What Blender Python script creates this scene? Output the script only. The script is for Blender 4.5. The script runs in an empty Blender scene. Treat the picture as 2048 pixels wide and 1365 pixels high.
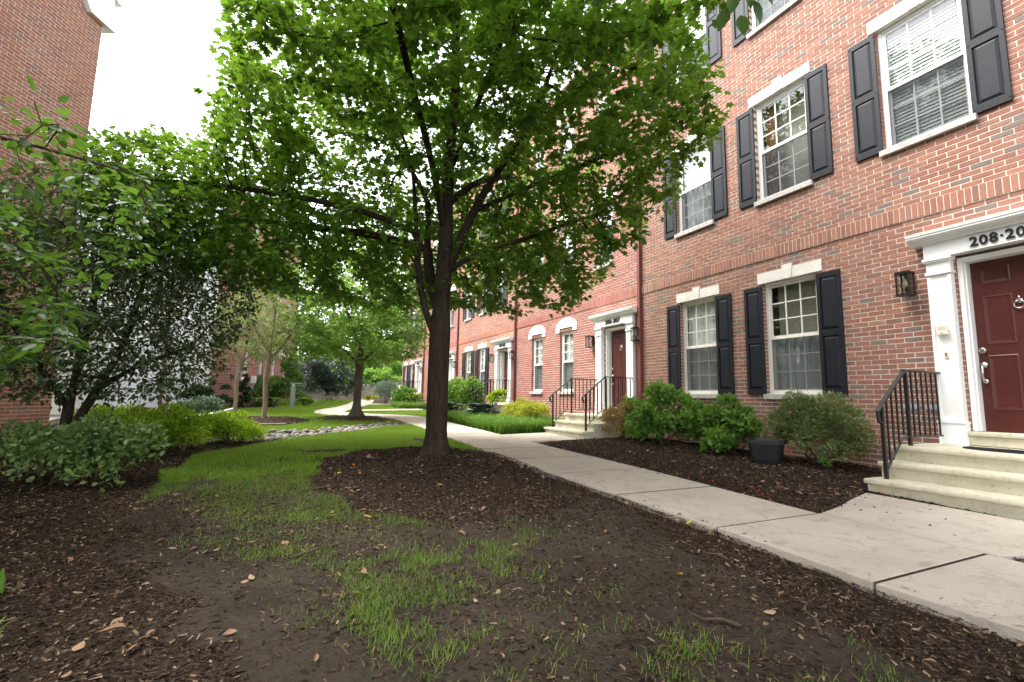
import bpy, bmesh, math, random
import numpy as np
from mathutils import Vector, Matrix

random.seed(7)
RNG = np.random.default_rng(11)
SC = bpy.context.scene
COL = SC.collection

# ------------------------------------------------------------------ camera
YAW, PITCH, ROLL = 0.44764, 0.12006, 0.018806
CAM_Z = 1.0
fw = Vector((math.sin(YAW) * math.cos(PITCH), math.cos(YAW) * math.cos(PITCH), math.sin(PITCH)))
rt = Vector((math.cos(YAW), -math.sin(YAW), 0))
up = rt.cross(fw)
r2 = rt * math.cos(ROLL) + up * math.sin(ROLL)
u2 = -rt * math.sin(ROLL) + up * math.cos(ROLL)
cd = bpy.data.cameras.new('camera')
cam = bpy.data.objects.new('camera', cd)
COL.objects.link(cam)
cam.matrix_world = Matrix(((r2.x, u2.x, -fw.x, 0), (r2.y, u2.y, -fw.y, 0), (r2.z, u2.z, -fw.z, CAM_Z), (0, 0, 0, 1)))
cd.sensor_width = 36.0
cd.lens = 936.6 / 2048 * 36.0
cd.clip_start = 0.05
cd.clip_end = 2000
SC.camera = cam

# ------------------------------------------------------------------ world, sun, exposure
SUN_EL, SUN_AZ = math.radians(58), math.radians(-60)      # azimuth measured from +Y towards +X
wd = bpy.data.worlds.new('World')
SC.world = wd
wd.use_nodes = True
nt = wd.node_tree
nt.nodes.clear()
sky = nt.nodes.new('ShaderNodeTexSky')
sky.sky_type = 'NISHITA'
sky.sun_disc = False
sky.sun_elevation = SUN_EL
sky.sun_rotation = SUN_AZ
sky.air_density = 1.0
sky.dust_density = 1.5
sky.ozone_density = 1.0
hs = nt.nodes.new('ShaderNodeHueSaturation')
hs.inputs['Saturation'].default_value = 0.16
bg = nt.nodes.new('ShaderNodeBackground')
bg.inputs['Strength'].default_value = 0.15
wo = nt.nodes.new('ShaderNodeOutputWorld')
nt.links.new(sky.outputs[0], hs.inputs['Color'])
nt.links.new(hs.outputs[0], bg.inputs['Color'])
nt.links.new(bg.outputs[0], wo.inputs['Surface'])
sd = bpy.data.lights.new('sun', 'SUN')
sd.energy = 1.5
sd.angle = math.radians(35)
sd.color = (1.0, 0.96, 0.9)
sun = bpy.data.objects.new('sun', sd)
COL.objects.link(sun)
sv = Vector((math.sin(SUN_AZ) * math.cos(SUN_EL), math.cos(SUN_AZ) * math.cos(SUN_EL), math.sin(SUN_EL)))
sun.rotation_euler = sv.to_track_quat('Z', 'Y').to_euler()
SC.view_settings.view_transform = 'Standard'
SC.view_settings.look = 'None'
SC.view_settings.gamma = 1.0
SC.view_settings.exposure = 2.5
SC.cycles.max_bounces = 8
SC.cycles.transparent_max_bounces = 12

# ------------------------------------------------------------------ material helpers
MATS = {}


def mat(name, rough=0.8, spec=0.3):
    m = bpy.data.materials.new(name)
    m.use_nodes = True
    n = m.node_tree.nodes
    b = n['Principled BSDF']
    b.inputs['Roughness'].default_value = rough
    b.inputs['Specular IOR Level'].default_value = spec
    MATS[name] = m
    return m, m.node_tree, b


def noise(t, scale, detail=4, rough=0.55, coord='Object', dist=0.0, vec=None):
    n = t.nodes.new('ShaderNodeTexNoise')
    n.inputs['Scale'].default_value = scale
    n.inputs['Detail'].default_value = detail
    n.inputs['Roughness'].default_value = rough
    n.inputs['Distortion'].default_value = dist
    if vec is None:
        if coord == 'World':
            g = t.nodes.new('ShaderNodeNewGeometry')
            vec = g.outputs['Position']
        else:
            tc = t.nodes.new('ShaderNodeTexCoord')
            vec = tc.outputs[coord]
    t.links.new(vec, n.inputs['Vector'])
    return n.outputs['Fac']


def ramp(t, fac, stops):
    r = t.nodes.new('ShaderNodeValToRGB')
    el = r.color_ramp.elements
    while len(el) < len(stops):
        el.new(0.5)
    for e, (p, c) in zip(el, stops):
        e.position = p
        e.color = (c[0], c[1], c[2], 1)
    t.links.new(fac, r.inputs['Fac'])
    return r.outputs['Color']


def mixc(t, fac, a, b, mode='MIX'):
    n = t.nodes.new('ShaderNodeMix')
    n.data_type = 'RGBA'
    n.blend_type = mode
    for sock, v in ((n.inputs['Factor'], fac), (n.inputs['A'], a), (n.inputs['B'], b)):
        if isinstance(v, (int, float)):
            sock.default_value = v
        elif isinstance(v, tuple):
            sock.default_value = (v[0], v[1], v[2], 1)
        else:
            t.links.new(v, sock)
    return n.outputs['Result']


def bump(t, b, h, strength=0.3, dist=0.01):
    n = t.nodes.new('ShaderNodeBump')
    n.inputs['Strength'].default_value = strength
    n.inputs['Distance'].default_value = dist
    t.links.new(h, n.inputs['Height'])
    t.links.new(n.outputs['Normal'], b.inputs['Normal'])


def math_node(t, op, a, b=None):
    n = t.nodes.new('ShaderNodeMath')
    n.operation = op
    for s, v in zip(n.inputs, (a, b)):
        if v is None:
            continue
        if isinstance(v, (int, float)):
            s.default_value = v
        else:
            t.links.new(v, s)
    return n.outputs[0]


def attr(t, name):
    a = t.nodes.new('ShaderNodeAttribute')
    a.attribute_name = name
    return a


def simple(name, c, rough=0.7, spec=0.3, var=0.15, scale=6.0, bstr=0.0, bscale=60.0, coord='World', metal=0.0):
    m, t, b = mat(name, rough, spec)
    f = noise(t, scale, 5, coord=coord)
    lo = tuple(x * (1 - var) for x in c)
    hi = tuple(min(1, x * (1 + var)) for x in c)
    t.links.new(ramp(t, f, [(0.3, lo), (0.7, hi)]), b.inputs['Base Color'])
    b.inputs['Metallic'].default_value = metal
    if bstr:
        bump(t, b, noise(t, bscale, 4, coord=coord), bstr, 0.004)
    return m


def brick_mat(name, c, dark=0.75):
    m, t, b = mat(name, 0.9, 0.15)
    f = noise(t, 38, 6, 0.65, 'World')
    g = noise(t, 5.0, 3, 0.5, 'World')
    col = ramp(t, f, [(0.28, tuple(x * dark for x in c)), (0.5, c), (0.75, tuple(min(1, x * 1.22) for x in c))])
    col = mixc(t, math_node(t, 'MULTIPLY', g, 0.22), col, (0.30, 0.24, 0.20))
    w_ = noise(t, 0.55, 5, 0.6, 'World')
    col = mixc(t, ramp(t, w_, [(0.45, (0, 0, 0)), (0.75, (0.35, 0.35, 0.35))]), col, (0.17, 0.10, 0.08))
    t.links.new(col, b.inputs['Base Color'])
    bump(t, b, noise(t, 160, 4, 0.6, 'World'), 0.35, 0.003)
    return m


RED = [brick_mat('brick_red_%d' % i, c) for i, c in enumerate([
    (0.285, 0.116, 0.080), (0.250, 0.100, 0.071), (0.320, 0.136, 0.093), (0.220, 0.097, 0.075),
    (0.280, 0.134, 0.106), (0.165, 0.125, 0.110)])]
PINK = [brick_mat('brick_pink_%d' % i, c) for i, c in enumerate([
    (0.320, 0.105, 0.082), (0.295, 0.094, 0.074), (0.345, 0.122, 0.095), (0.275, 0.092, 0.076),
    (0.310, 0.126, 0.104), (0.255, 0.110, 0.095)])]
ORNG = [brick_mat('brick_orange_%d' % i, c) for i, c in enumerate([
    (0.360, 0.138, 0.088), (0.320, 0.118, 0.078), (0.390, 0.165, 0.105), (0.280, 0.108, 0.080),
    (0.330, 0.150, 0.112), (0.230, 0.125, 0.100)])]

m, t, b = mat('mortar', 0.95, 0.1)
t.links.new(ramp(t, noise(t, 25, 5, coord='World'), [(0.3, (0.48, 0.43, 0.36)), (0.7, (0.64, 0.58, 0.49))]), b.inputs['Base Color'])
m, t, b = mat('white_paint', 0.5, 0.35)
col = ramp(t, noise(t, 2.5, 5, 0.6, 'World'), [(0.3, (0.74, 0.73, 0.71)), (0.6, (0.80, 0.80, 0.79))])
col = mixc(t, ramp(t, noise(t, 16, 6, 0.75, 'World', 0.5), [(0.56, (0, 0, 0)), (0.8, (0.45, 0.45, 0.45))]), col, (0.46, 0.43, 0.37))
t.links.new(col, b.inputs['Base Color'])
simple('cream_frame', (0.72, 0.68, 0.60), 0.5, 0.35, 0.05, 9)
simple('limestone', (0.66, 0.63, 0.57), 0.85, 0.2, 0.10, 8, 0.3, 90)
simple('grey_stone_sill', (0.42, 0.40, 0.37), 0.85, 0.2, 0.22, 14, 0.4, 90)
simple('black_iron', (0.012, 0.012, 0.013), 0.38, 0.5, 0.2, 30, 0.2, 120)
simple('gutter_maroon', (0.17, 0.045, 0.04), 0.45, 0.4, 0.1, 12)
simple('dark_room', (0.03, 0.028, 0.026), 0.9, 0.1)
simple('blind_white', (0.72, 0.72, 0.70), 0.6, 0.2, 0.04)
simple('sheer_curtain', (0.66, 0.67, 0.66), 0.9, 0.1, 0.06, 4)
simple('brown_curtain', (0.30, 0.13, 0.07), 0.9, 0.1, 0.15, 4)
simple('nickel', (0.55, 0.53, 0.50), 0.28, 0.5, 0.1, 20, metal=1.0)
simple('plastic_cream', (0.68, 0.63, 0.50), 0.5, 0.35, 0.05)
simple('vent_grey', (0.35, 0.38, 0.44), 0.6, 0.3, 0.05)
simple('rubber_mat', (0.022, 0.022, 0.024), 0.9, 0.15, 0.4, 80, 0.8, 200)
simple('white_siding', (0.74, 0.75, 0.76), 0.7, 0.25, 0.05, 2)
simple('roof_shingle', (0.16, 0.155, 0.15), 0.9, 0.2, 0.3, 8)
simple('tyre', (0.02, 0.02, 0.02), 0.8, 0.2)
simple('car_white', (0.75, 0.75, 0.76), 0.25, 0.5, 0.02)
simple('car_glass', (0.03, 0.035, 0.04), 0.08, 0.6)
simple('bollard_green', (0.20, 0.26, 0.24), 0.55, 0.4, 0.1, 12)
simple('pot_plastic', (0.012, 0.013, 0.015), 0.42, 0.45, 0.2, 12, 0.15, 90)
simple('potting_soil', (0.045, 0.032, 0.024), 0.95, 0.1, 0.5, 60, 0.8, 90)
simple('timber', (0.30, 0.22, 0.14), 0.9, 0.15, 0.25, 18, 0.4, 60)
simple('pale_paving', (0.46, 0.45, 0.43), 0.9, 0.2, 0.1, 3)

# shutters: dark charcoal with moulded wood grain
m, t, b = mat('shutter_charcoal', 0.5, 0.25)
tc = t.nodes.new('ShaderNodeTexCoord')
mp = t.nodes.new('ShaderNodeMapping')
mp.inputs['Scale'].default_value = (14, 14, 2.2)
t.links.new(tc.outputs['Object'], mp.inputs['Vector'])
wv = t.nodes.new('ShaderNodeTexWave')
wv.inputs['Scale'].default_value = 1.6
wv.inputs['Distortion'].default_value = 6
wv.inputs['Detail'].default_value = 2
t.links.new(mp.outputs[0], wv.inputs['Vector'])
t.links.new(ramp(t, noise(t, 7, 4, coord='World'), [(0.3, (0.0105, 0.0115, 0.016)), (0.7, (0.015, 0.016, 0.022))]), b.inputs['Base Color'])
bump(t, b, wv.outputs['Fac'], 0.25, 0.003)

# door paint, slightly worn
m, t, b = mat('door_red', 0.38, 0.4)
t.links.new(ramp(t, noise(t, 4, 5, coord='World'), [(0.3, (0.056, 0.0115, 0.009)), (0.7, (0.074, 0.016, 0.012))]), b.inputs['Base Color'])
bump(t, b, noise(t, 60, 3, coord='World'), 0.06, 0.002)

# cream painted concrete steps with rust and grime
m, t, b = mat('step_paint', 0.7, 0.3)
f = noise(t, 3.5, 6, 0.6, 'World')
col = ramp(t, f, [(0.25, (0.42, 0.38, 0.28)), (0.55, (0.54, 0.50, 0.385)), (0.8, (0.60, 0.57, 0.46))])
g = noise(t, 22, 6, 0.7, 'World')
col = mixc(t, ramp(t, g, [(0.52, (0, 0, 0)), (0.72, (0.6, 0.6, 0.6))]), col, (0.24, 0.20, 0.13))
t.links.new(col, b.inputs['Base Color'])
bump(t, b, noise(t, 70, 4, coord='World'), 0.3, 0.004)

m, t, b = mat('rust_stain', 0.85, 0.2)
t.links.new(ramp(t, noise(t, 30, 5, coord='World'), [(0.35, (0.60, 0.50, 0.32)), (0.7, (0.50, 0.28, 0.08))]), b.inputs['Base Color'])

# concrete path
m, t, b = mat('concrete', 0.92, 0.2)
f = noise(t, 1.3, 6, 0.6, 'World')
col = ramp(t, f, [(0.25, (0.36, 0.30, 0.235)), (0.5, (0.455, 0.39, 0.31)), (0.75, (0.525, 0.46, 0.375))])
sp = noise(t, 240, 3, 0.7, 'World')
col = mixc(t, 0.35, col, ramp(t, sp, [(0.35, (0.16, 0.14, 0.12)), (0.6, (0.55, 0.52, 0.47))]))
st = noise(t, 6.5, 6, 0.7, 'World', 1.0)
col = mixc(t, ramp(t, st, [(0.52, (0, 0, 0)), (0.75, (0.6, 0.6, 0.6))]), col, (0.19, 0.155, 0.115))
vo = t.nodes.new('ShaderNodeTexVoronoi')
vo.feature = 'DISTANCE_TO_EDGE'
vo.inputs['Scale'].default_value = 0.42
gmc = t.nodes.new('ShaderNodeNewGeometry')
wob = t.nodes.new('ShaderNodeTexNoise')
wob.inputs['Scale'].default_value = 3.0
wob.inputs['Detail'].default_value = 6
t.links.new(gmc.outputs['Position'], wob.inputs['Vector'])
vadd = t.nodes.new('ShaderNodeMix')
vadd.data_type = 'VECTOR'
vadd.inputs['Factor'].default_value = 0.25
t.links.new(gmc.outputs['Position'], vadd.inputs[4])
t.links.new(wob.outputs['Color'], vadd.inputs[5])
t.links.new(vadd.outputs[1], vo.inputs['Vector'])
col = mixc(t, ramp(t, vo.outputs['Distance'], [(0.0, (0.30, 0.30, 0.30)), (0.0011, (0, 0, 0))]), col, (0.16, 0.135, 0.105))
t.links.new(col, b.inputs['Base Color'])
bump(t, b, sp, 0.35, 0.003)

# ground: soil, mulch, lawn base, paving by vertex zone
m, t, b = mat('ground_mix', 0.97, 0.12)
n1 = noise(t, 34, 8, 0.75, 'World')
n2 = noise(t, 1.6, 5, 0.6, 'World')
n3 = noise(t, 120, 4, 0.7, 'World')
soil = ramp(t, n1, [(0.3, (0.018, 0.014, 0.010)), (0.5, (0.034, 0.026, 0.019)), (0.72, (0.062, 0.048, 0.035))])
soil = mixc(t, ramp(t, n2, [(.40, (0, 0, 0)), (.65, (.7, .7, .7))]), soil, (0.062, 0.049, 0.037))
mul = ramp(t, n1, [(0.32, (0.014, 0.010, 0.008)), (0.5, (0.034, 0.024, 0.017)), (0.64, (0.066, 0.044, 0.029)), (0.8, (0.14, 0.10, 0.065))])
lawn = ramp(t, n3, [(0.3, (0.042, 0.065, 0.013)), (0.7, (0.105, 0.165, 0.024))])
pav = ramp(t, n2, [(0.3, (0.36, 0.35, 0.34)), (0.7, (0.46, 0.45, 0.43))])
za = attr(t, 'zone')
sx = t.nodes.new('ShaderNodeSeparateColor')
t.links.new(za.outputs['Color'], sx.inputs[0])
nb = math_node(t, 'MULTIPLY', math_node(t, 'SUBTRACT', n1, 0.5), 0.9)


def edge(ch):
    v = math_node(t, 'ADD', ch, nb)
    return ramp(t, v, [(0.42, (0, 0, 0)), (0.58, (1, 1, 1))])


col = mixc(t, edge(sx.outputs[1]), soil, lawn)
col = mixc(t, edge(sx.outputs[0]), col, mul)
col = mixc(t, sx.outputs[2], col, pav)
t.links.new(col, b.inputs['Base Color'])
bump(t, b, n1, 0.8, 0.02)


def leaf_mat(name, lo, hi, trans, rough=0.45, tmix=0.4, gloss=0.3, straw=None):
    m = bpy.data.materials.new(name)
    m.use_nodes = True
    t = m.node_tree
    b = t.nodes['Principled BSDF']
    out = t.nodes['Material Output']
    a = attr(t, 'lv')
    f = noise(t, 1.1, 3, coord='World')
    v = math_node(t, 'ADD', math_node(t, 'MULTIPLY', a.outputs['Fac'], 0.7), math_node(t, 'MULTIPLY', f, 0.3))
    col = ramp(t, v, [(0.1, lo), (0.9, hi)] if straw is None else [(0.1, lo), (0.72, hi), (0.90, straw)])
    t.links.new(col, b.inputs['Base Color'])
    b.inputs['Roughness'].default_value = rough
    b.inputs['Specular IOR Level'].default_value = gloss
    tr = t.nodes.new('ShaderNodeBsdfTranslucent')
    tcol = mixc(t, v, tuple(x * 0.7 for x in trans), trans)
    t.links.new(tcol, tr.inputs['Color'])
    ms = t.nodes.new('ShaderNodeMixShader')
    ms.inputs['Fac'].default_value = tmix
    t.links.new(b.outputs[0], ms.inputs[1])
    t.links.new(tr.outputs[0], ms.inputs[2])
    t.links.new(ms.outputs[0], out.inputs['Surface'])
    MATS[name] = m
    return m


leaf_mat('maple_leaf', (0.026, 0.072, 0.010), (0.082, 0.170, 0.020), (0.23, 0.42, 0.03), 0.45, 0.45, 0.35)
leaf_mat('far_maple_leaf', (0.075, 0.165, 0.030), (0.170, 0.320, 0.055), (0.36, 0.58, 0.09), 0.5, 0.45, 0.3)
leaf_mat('ovate_leaf', (0.028, 0.072, 0.012), (0.065, 0.145, 0.022), (0.18, 0.34, 0.04), 0.45, 0.42, 0.35)
leaf_mat('holly_leaf', (0.028, 0.055, 0.020), (0.085, 0.140, 0.045), (0.18, 0.28, 0.06), 0.3, 0.28, 0.6)
leaf_mat('crape_leaf', (0.065, 0.115, 0.035), (0.160, 0.215, 0.065), (0.30, 0.38, 0.10), 0.5, 0.4, 0.3)
leaf_mat('rhodo_leaf', (0.014, 0.032, 0.018), (0.050, 0.085, 0.050), (0.06, 0.10, 0.04), 0.28, 0.12, 0.55)
leaf_mat('conifer_leaf', (0.055, 0.125, 0.025), (0.150, 0.270, 0.055), (0.18, 0.32, 0.07), 0.6, 0.2, 0.25)
leaf_mat('dark_conifer_leaf', (0.012, 0.030, 0.014), (0.032, 0.066, 0.026), (0.05, 0.10, 0.03), 0.6, 0.2, 0.25)
leaf_mat('spirea_leaf', (0.145, 0.265, 0.015), (0.320, 0.480, 0.030), (0.52, 0.72, 0.04), 0.55, 0.4, 0.25)
leaf_mat('gold_spirea_leaf', (0.200, 0.240, 0.020), (0.400, 0.440, 0.045), (0.55, 0.60, 0.06), 0.55, 0.4, 0.25)
leaf_mat('variegated_leaf', (0.042, 0.095, 0.018), (0.190, 0.270, 0.075), (0.14, 0.24, 0.07), 0.45, 0.25, 0.35)
leaf_mat('hydrangea_leaf', (0.045, 0.115, 0.018), (0.145, 0.275, 0.040), (0.30, 0.50, 0.06), 0.45, 0.35, 0.35)
leaf_mat('pieris_leaf', (0.050, 0.095, 0.026), (0.190, 0.240, 0.075), (0.30, 0.38, 0.10), 0.45, 0.25, 0.4)
leaf_mat('pale_flower', (0.40, 0.30, 0.20), (0.55, 0.44, 0.34), (0.45, 0.36, 0.26), 0.8, 0.3, 0.1)
leaf_mat('pink_flower', (0.42, 0.26, 0.22), (0.56, 0.42, 0.36), (0.45, 0.32, 0.28), 0.8, 0.3, 0.1)
leaf_mat('autumn_tip', (0.22, 0.16, 0.05), (0.40, 0.28, 0.10), (0.42, 0.30, 0.10), 0.6, 0.35, 0.2)
leaf_mat('blue_hosta', (0.045, 0.095, 0.075), (0.120, 0.200, 0.170), (0.10, 0.18, 0.12), 0.45, 0.2, 0.35)
leaf_mat('lime_hosta', (0.090, 0.180, 0.035), (0.200, 0.320, 0.070), (0.28, 0.40, 0.08), 0.45, 0.3, 0.35)
leaf_mat('silver_leaf', (0.080, 0.125, 0.085), (0.180, 0.240, 0.160), (0.18, 0.25, 0.14), 0.55, 0.25, 0.25)
leaf_mat('grass_blade', (0.040, 0.090, 0.011), (0.195, 0.330, 0.030), (0.26, 0.42, 0.04), 0.6, 0.34, 0.2, straw=(0.24, 0.21, 0.08))
leaf_mat('liriope_blade', (0.045, 0.120, 0.012), (0.130, 0.260, 0.030), (0.22, 0.40, 0.04), 0.5, 0.35, 0.3)
leaf_mat('mulch_chip', (0.012, 0.008, 0.006), (0.095, 0.060, 0.038), (0.02, 0.015, 0.01), 0.95, 0.0, 0.1, straw=(0.26, 0.18, 0.115))
leaf_mat('dry_leaf_tan', (0.22, 0.13, 0.075), (0.36, 0.24, 0.15), (0.30, 0.18, 0.09), 0.75, 0.15, 0.2)
leaf_mat('dry_leaf_yellow', (0.45, 0.32, 0.05), (0.60, 0.44, 0.09), (0.5, 0.35, 0.05), 0.7, 0.2, 0.2)
leaf_mat('dry_leaf_orange', (0.42, 0.14, 0.02), (0.55, 0.20, 0.03), (0.5, 0.18, 0.03), 0.7, 0.2, 0.2)
leaf_mat('petal_red', (0.42, 0.02, 0.05), (0.60, 0.05, 0.10), (0.5, 0.05, 0.08), 0.7, 0.3, 0.2)


def bark_mat(name, lo, hi, sc=22):
    m, t, b = mat(name, 0.95, 0.1)
    tc = t.nodes.new('ShaderNodeTexCoord')
    mp = t.nodes.new('ShaderNodeMapping')
    mp.inputs['Scale'].default_value = (1, 1, 0.16)
    t.links.new(tc.outputs['Object'], mp.inputs['Vector'])
    f = noise(t, sc, 7, 0.7, vec=mp.outputs[0], dist=0.6)
    t.links.new(ramp(t, f, [(0.3, lo), (0.68, hi)]), b.inputs['Base Color'])
    bump(t, b, f, 0.9, 0.02)


bark_mat('maple_bark', (0.014, 0.010, 0.008), (0.058, 0.043, 0.033))
bark_mat('pale_bark', (0.16, 0.12, 0.085), (0.36, 0.29, 0.22), 14)
bark_mat('grey_bark', (0.060, 0.050, 0.040), (0.165, 0.140, 0.115))
bark_mat('twig_bark', (0.050, 0.036, 0.024), (0.14, 0.10, 0.07), 30)

STONE = [simple('river_stone_%d' % i, c, 0.8, 0.3, 0.25, 14, 0.3, 50) for i, c in enumerate(
    [(0.17, 0.15, 0.13), (0.21, 0.175, 0.145), (0.14, 0.14, 0.145), (0.25, 0.23, 0.20)])]
BLOCK = [simple('wall_block_%d' % i, c, 0.95, 0.15, 0.25, 10, 0.7, 30) for i, c in enumerate(
    [(0.36, 0.32, 0.29), (0.31, 0.28, 0.26), (0.41, 0.36, 0.32)])]

# window glass: mirror-like reflection by Fresnel over clear transmission
m = bpy.data.materials.new('window_glass')
m.use_nodes = True
t = m.node_tree
t.nodes.clear()
out = t.nodes.new('ShaderNodeOutputMaterial')
tr = t.nodes.new('ShaderNodeBsdfTransparent')
tr.inputs['Color'].default_value = (0.86, 0.90, 0.89, 1)
gl = t.nodes.new('ShaderNodeBsdfGlossy')
gl.inputs['Roughness'].default_value = 0.012
gl.inputs['Color'].default_value = (1, 1, 1, 1)
nz = t.nodes.new('ShaderNodeTexNoise')
nz.inputs['Scale'].default_value = 3.0
gm = t.nodes.new('ShaderNodeNewGeometry')
t.links.new(gm.outputs['Position'], nz.inputs['Vector'])
bp = t.nodes.new('ShaderNodeBump')
bp.inputs['Strength'].default_value = 0.05
bp.inputs['Distance'].default_value = 0.02
t.links.new(nz.outputs['Fac'], bp.inputs['Height'])
t.links.new(bp.outputs['Normal'], gl.inputs['Normal'])
ms = t.nodes.new('ShaderNodeMixShader')
lwt = t.nodes.new('ShaderNodeVectorMath')
lwt.operation = 'DOT_PRODUCT'
t.links.new(gm.outputs['Normal'], lwt.inputs[0])
t.links.new(gm.outputs['Incoming'], lwt.inputs[1])
cosv = math_node(t, 'ABSOLUTE', lwt.outputs['Value'])
fac = math_node(t, 'POWER', math_node(t, 'SUBTRACT', 1.0, cosv), 4.0)
fac = math_node(t, 'ADD', math_node(t, 'MULTIPLY', fac, 0.88), 0.10)
t.links.new(fac, ms.inputs['Fac'])
t.links.new(tr.outputs[0], ms.inputs[1])
t.links.new(gl.outputs[0], ms.inputs[2])
t.links.new(ms.outputs[0], out.inputs['Surface'])
MATS['window_glass'] = m
# insect screen
m = bpy.data.materials.new('insect_screen')
m.use_nodes = True
t = m.node_tree
t.nodes.clear()
out = t.nodes.new('ShaderNodeOutputMaterial')
tr = t.nodes.new('ShaderNodeBsdfTransparent')
df = t.nodes.new('ShaderNodeBsdfDiffuse')
df.inputs['Color'].default_value = (0.05, 0.055, 0.06, 1)
ms = t.nodes.new('ShaderNodeMixShader')
ms.inputs['Fac'].default_value = 0.5
t.links.new(tr.outputs[0], ms.inputs[1])
t.links.new(df.outputs[0], ms.inputs[2])
t.links.new(ms.outputs[0], out.inputs['Surface'])
MATS['insect_screen'] = m
# bulb glass
m, t, b = mat('bulb_glass', 0.05, 0.5)
b.inputs['Base Color'].default_value = (0.9, 0.78, 0.6, 1)
b.inputs['Transmission Weight'].default_value = 0.7


# ------------------------------------------------------------------ mesh helpers
def tag(o, label=None, cat=None, group=None, kind=None):
    if label:
        o['label'] = label
    if cat:
        o['category'] = cat
    if group:
        o['group'] = group
    if kind:
        o['kind'] = kind
    return o


def empty(name, loc=(0, 0, 0), rz=0.0, parent=None):
    o = bpy.data.objects.new(name, None)
    o.empty_display_size = 0.2
    COL.objects.link(o)
    o.location = loc
    o.rotation_euler = (0, 0, rz)
    if parent:
        o.parent = parent
    return o


def ml(mats):
    if not isinstance(mats, (list, tuple)):
        mats = [mats]
    return [MATS[x] if isinstance(x, str) else x for x in mats]


class MB:
    def __init__(self):
        self.v, self.f, self.m = [], [], []

    def quad(self, pts, mi=0):
        i = len(self.v)
        self.v += [tuple(p) for p in pts]
        self.f.append(tuple(range(i, i + len(pts))))
        self.m.append(mi)

    def box(self, x0, x1, y0, y1, z0, z1, mi=0, back=True):
        i = len(self.v)
        self.v += [(x0, y0, z0), (x1, y0, z0), (x1, y1, z0), (x0, y1, z0), (x0, y0, z1), (x1, y0, z1), (x1, y1, z1), (x0, y1, z1)]
        fs = [(0, 3, 2, 1), (4, 5, 6, 7), (0, 1, 5, 4), (1, 2, 6, 5), (3, 0, 4, 7)]
        if back:
            fs.append((2, 3, 7, 6))
        for f in fs:
            self.f.append(tuple(i + k for k in f))
            self.m.append(mi)

    def prism(self, poly, y0, y1, mi=0):
        """poly of (x, z), counter-clockwise seen from -y, extruded along y"""
        n = len(poly)
        i = len(self.v)
        self.v += [(p[0], y0, p[1]) for p in poly] + [(p[0], y1, p[1]) for p in poly]
        self.f.append(tuple(i + k for k in range(n)))
        self.f.append(tuple(i + n + k for k in reversed(range(n))))
        self.m += [mi, mi]
        for k in range(n):
            a, c = k, (k + 1) % n
            self.f.append((i + a, i + n + a, i + n + c, i + c))
            self.m.append(mi)

    def prismx(self, poly, x0, x1, mi=0):
        """poly of (y, z) extruded along x"""
        n = len(poly)
        i = len(self.v)
        self.v += [(x0, p[0], p[1]) for p in poly] + [(x1, p[0], p[1]) for p in poly]
        self.f.append(tuple(i + k for k in reversed(range(n))))
        self.f.append(tuple(i + n + k for k in range(n)))
        self.m += [mi, mi]
        for k in range(n):
            a, c = k, (k + 1) % n
            self.f.append((i + a, i + c, i + n + c, i + n + a))
            self.m.append(mi)

    def tube(self, pts, rad, n=8, mi=0, caps=True):
        P = [Vector(p) for p in pts]
        if not isinstance(rad, (list, tuple)):
            rad = [rad] * len(P)
        rings = []
        ref = None
        for k, p in enumerate(P):
            d = (P[min(k + 1, len(P) - 1)] - P[max(k - 1, 0)]).normalized()
            if ref is None:
                ref = Vector((1, 0, 0)) if abs(d.x) < 0.8 else Vector((0, 1, 0))
            a = (ref - d * ref.dot(d)).normalized()
            ref = a
            c = d.cross(a)
            i = len(self.v)
            for j in range(n):
                an = 2 * math.pi * j / n
                self.v.append(tuple(p + (a * math.cos(an) + c * math.sin(an)) * rad[k]))
            rings.append(i)
        for k in range(len(rings) - 1):
            for j in range(n):
                q = (j + 1) % n
                self.f.append((rings[k] + j, rings[k] + q, rings[k + 1] + q, rings[k + 1] + j))
                self.m.append(mi)
        if caps:
            self.f.append(tuple(rings[0] + j for j in reversed(range(n))))
            self.f.append(tuple(rings[-1] + j for j in range(n)))
            self.m += [mi, mi]

    def bar(self, p, q, w, h=None, mi=0):
        """square bar from p to q"""
        P, Q = Vector(p), Vector(q)
        h = h or w
        d = (Q - P).normalized()
        ref = Vector((0, 0, 1)) if abs(d.z) < 0.9 else Vector((0, 1, 0))
        a = d.cross(ref).normalized() * w / 2
        c = a.cross(d).normalized() * h / 2
        i = len(self.v)
        for s in (P, Q):
            for sa, scc in ((-1, -1), (1, -1), (1, 1), (-1, 1)):
                self.v.append(tuple(s + a * sa + c * scc))
        for f in ((0, 1, 2, 3), (7, 6, 5, 4), (0, 4, 5, 1), (1, 5, 6, 2), (2, 6, 7, 3), (3, 7, 4, 0)):
            self.f.append(tuple(i + k for k in f))
            self.m.append(mi)

    def mesh(self, name, mats, smooth=False, bevel=0):
        me = bpy.data.meshes.new(name)
        me.from_pydata(self.v, [], self.f)
        for x in ml(mats):
            me.materials.append(x)
        if any(self.m):
            me.polygons.foreach_set('material_index', self.m)
        bm = bmesh.new()
        bm.from_mesh(me)
        if bevel:
            bmesh.ops.remove_doubles(bm, verts=bm.verts, dist=1e-5)
            bmesh.ops.bevel(bm, geom=list(bm.edges), offset=bevel, segments=2, affect='EDGES', profile=0.6, clamp_overlap=True)
        bmesh.ops.recalc_face_normals(bm, faces=bm.faces)
        bm.to_mesh(me)
        bm.free()
        if smooth:
            me.polygons.foreach_set('use_smooth', [True] * len(me.polygons))
        me.update()
        return me

    def build(self, name, mats, parent=None, smooth=False, bevel=0, loc=None):
        return link(name, self.mesh(name, mats, smooth, bevel), parent, loc)


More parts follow.
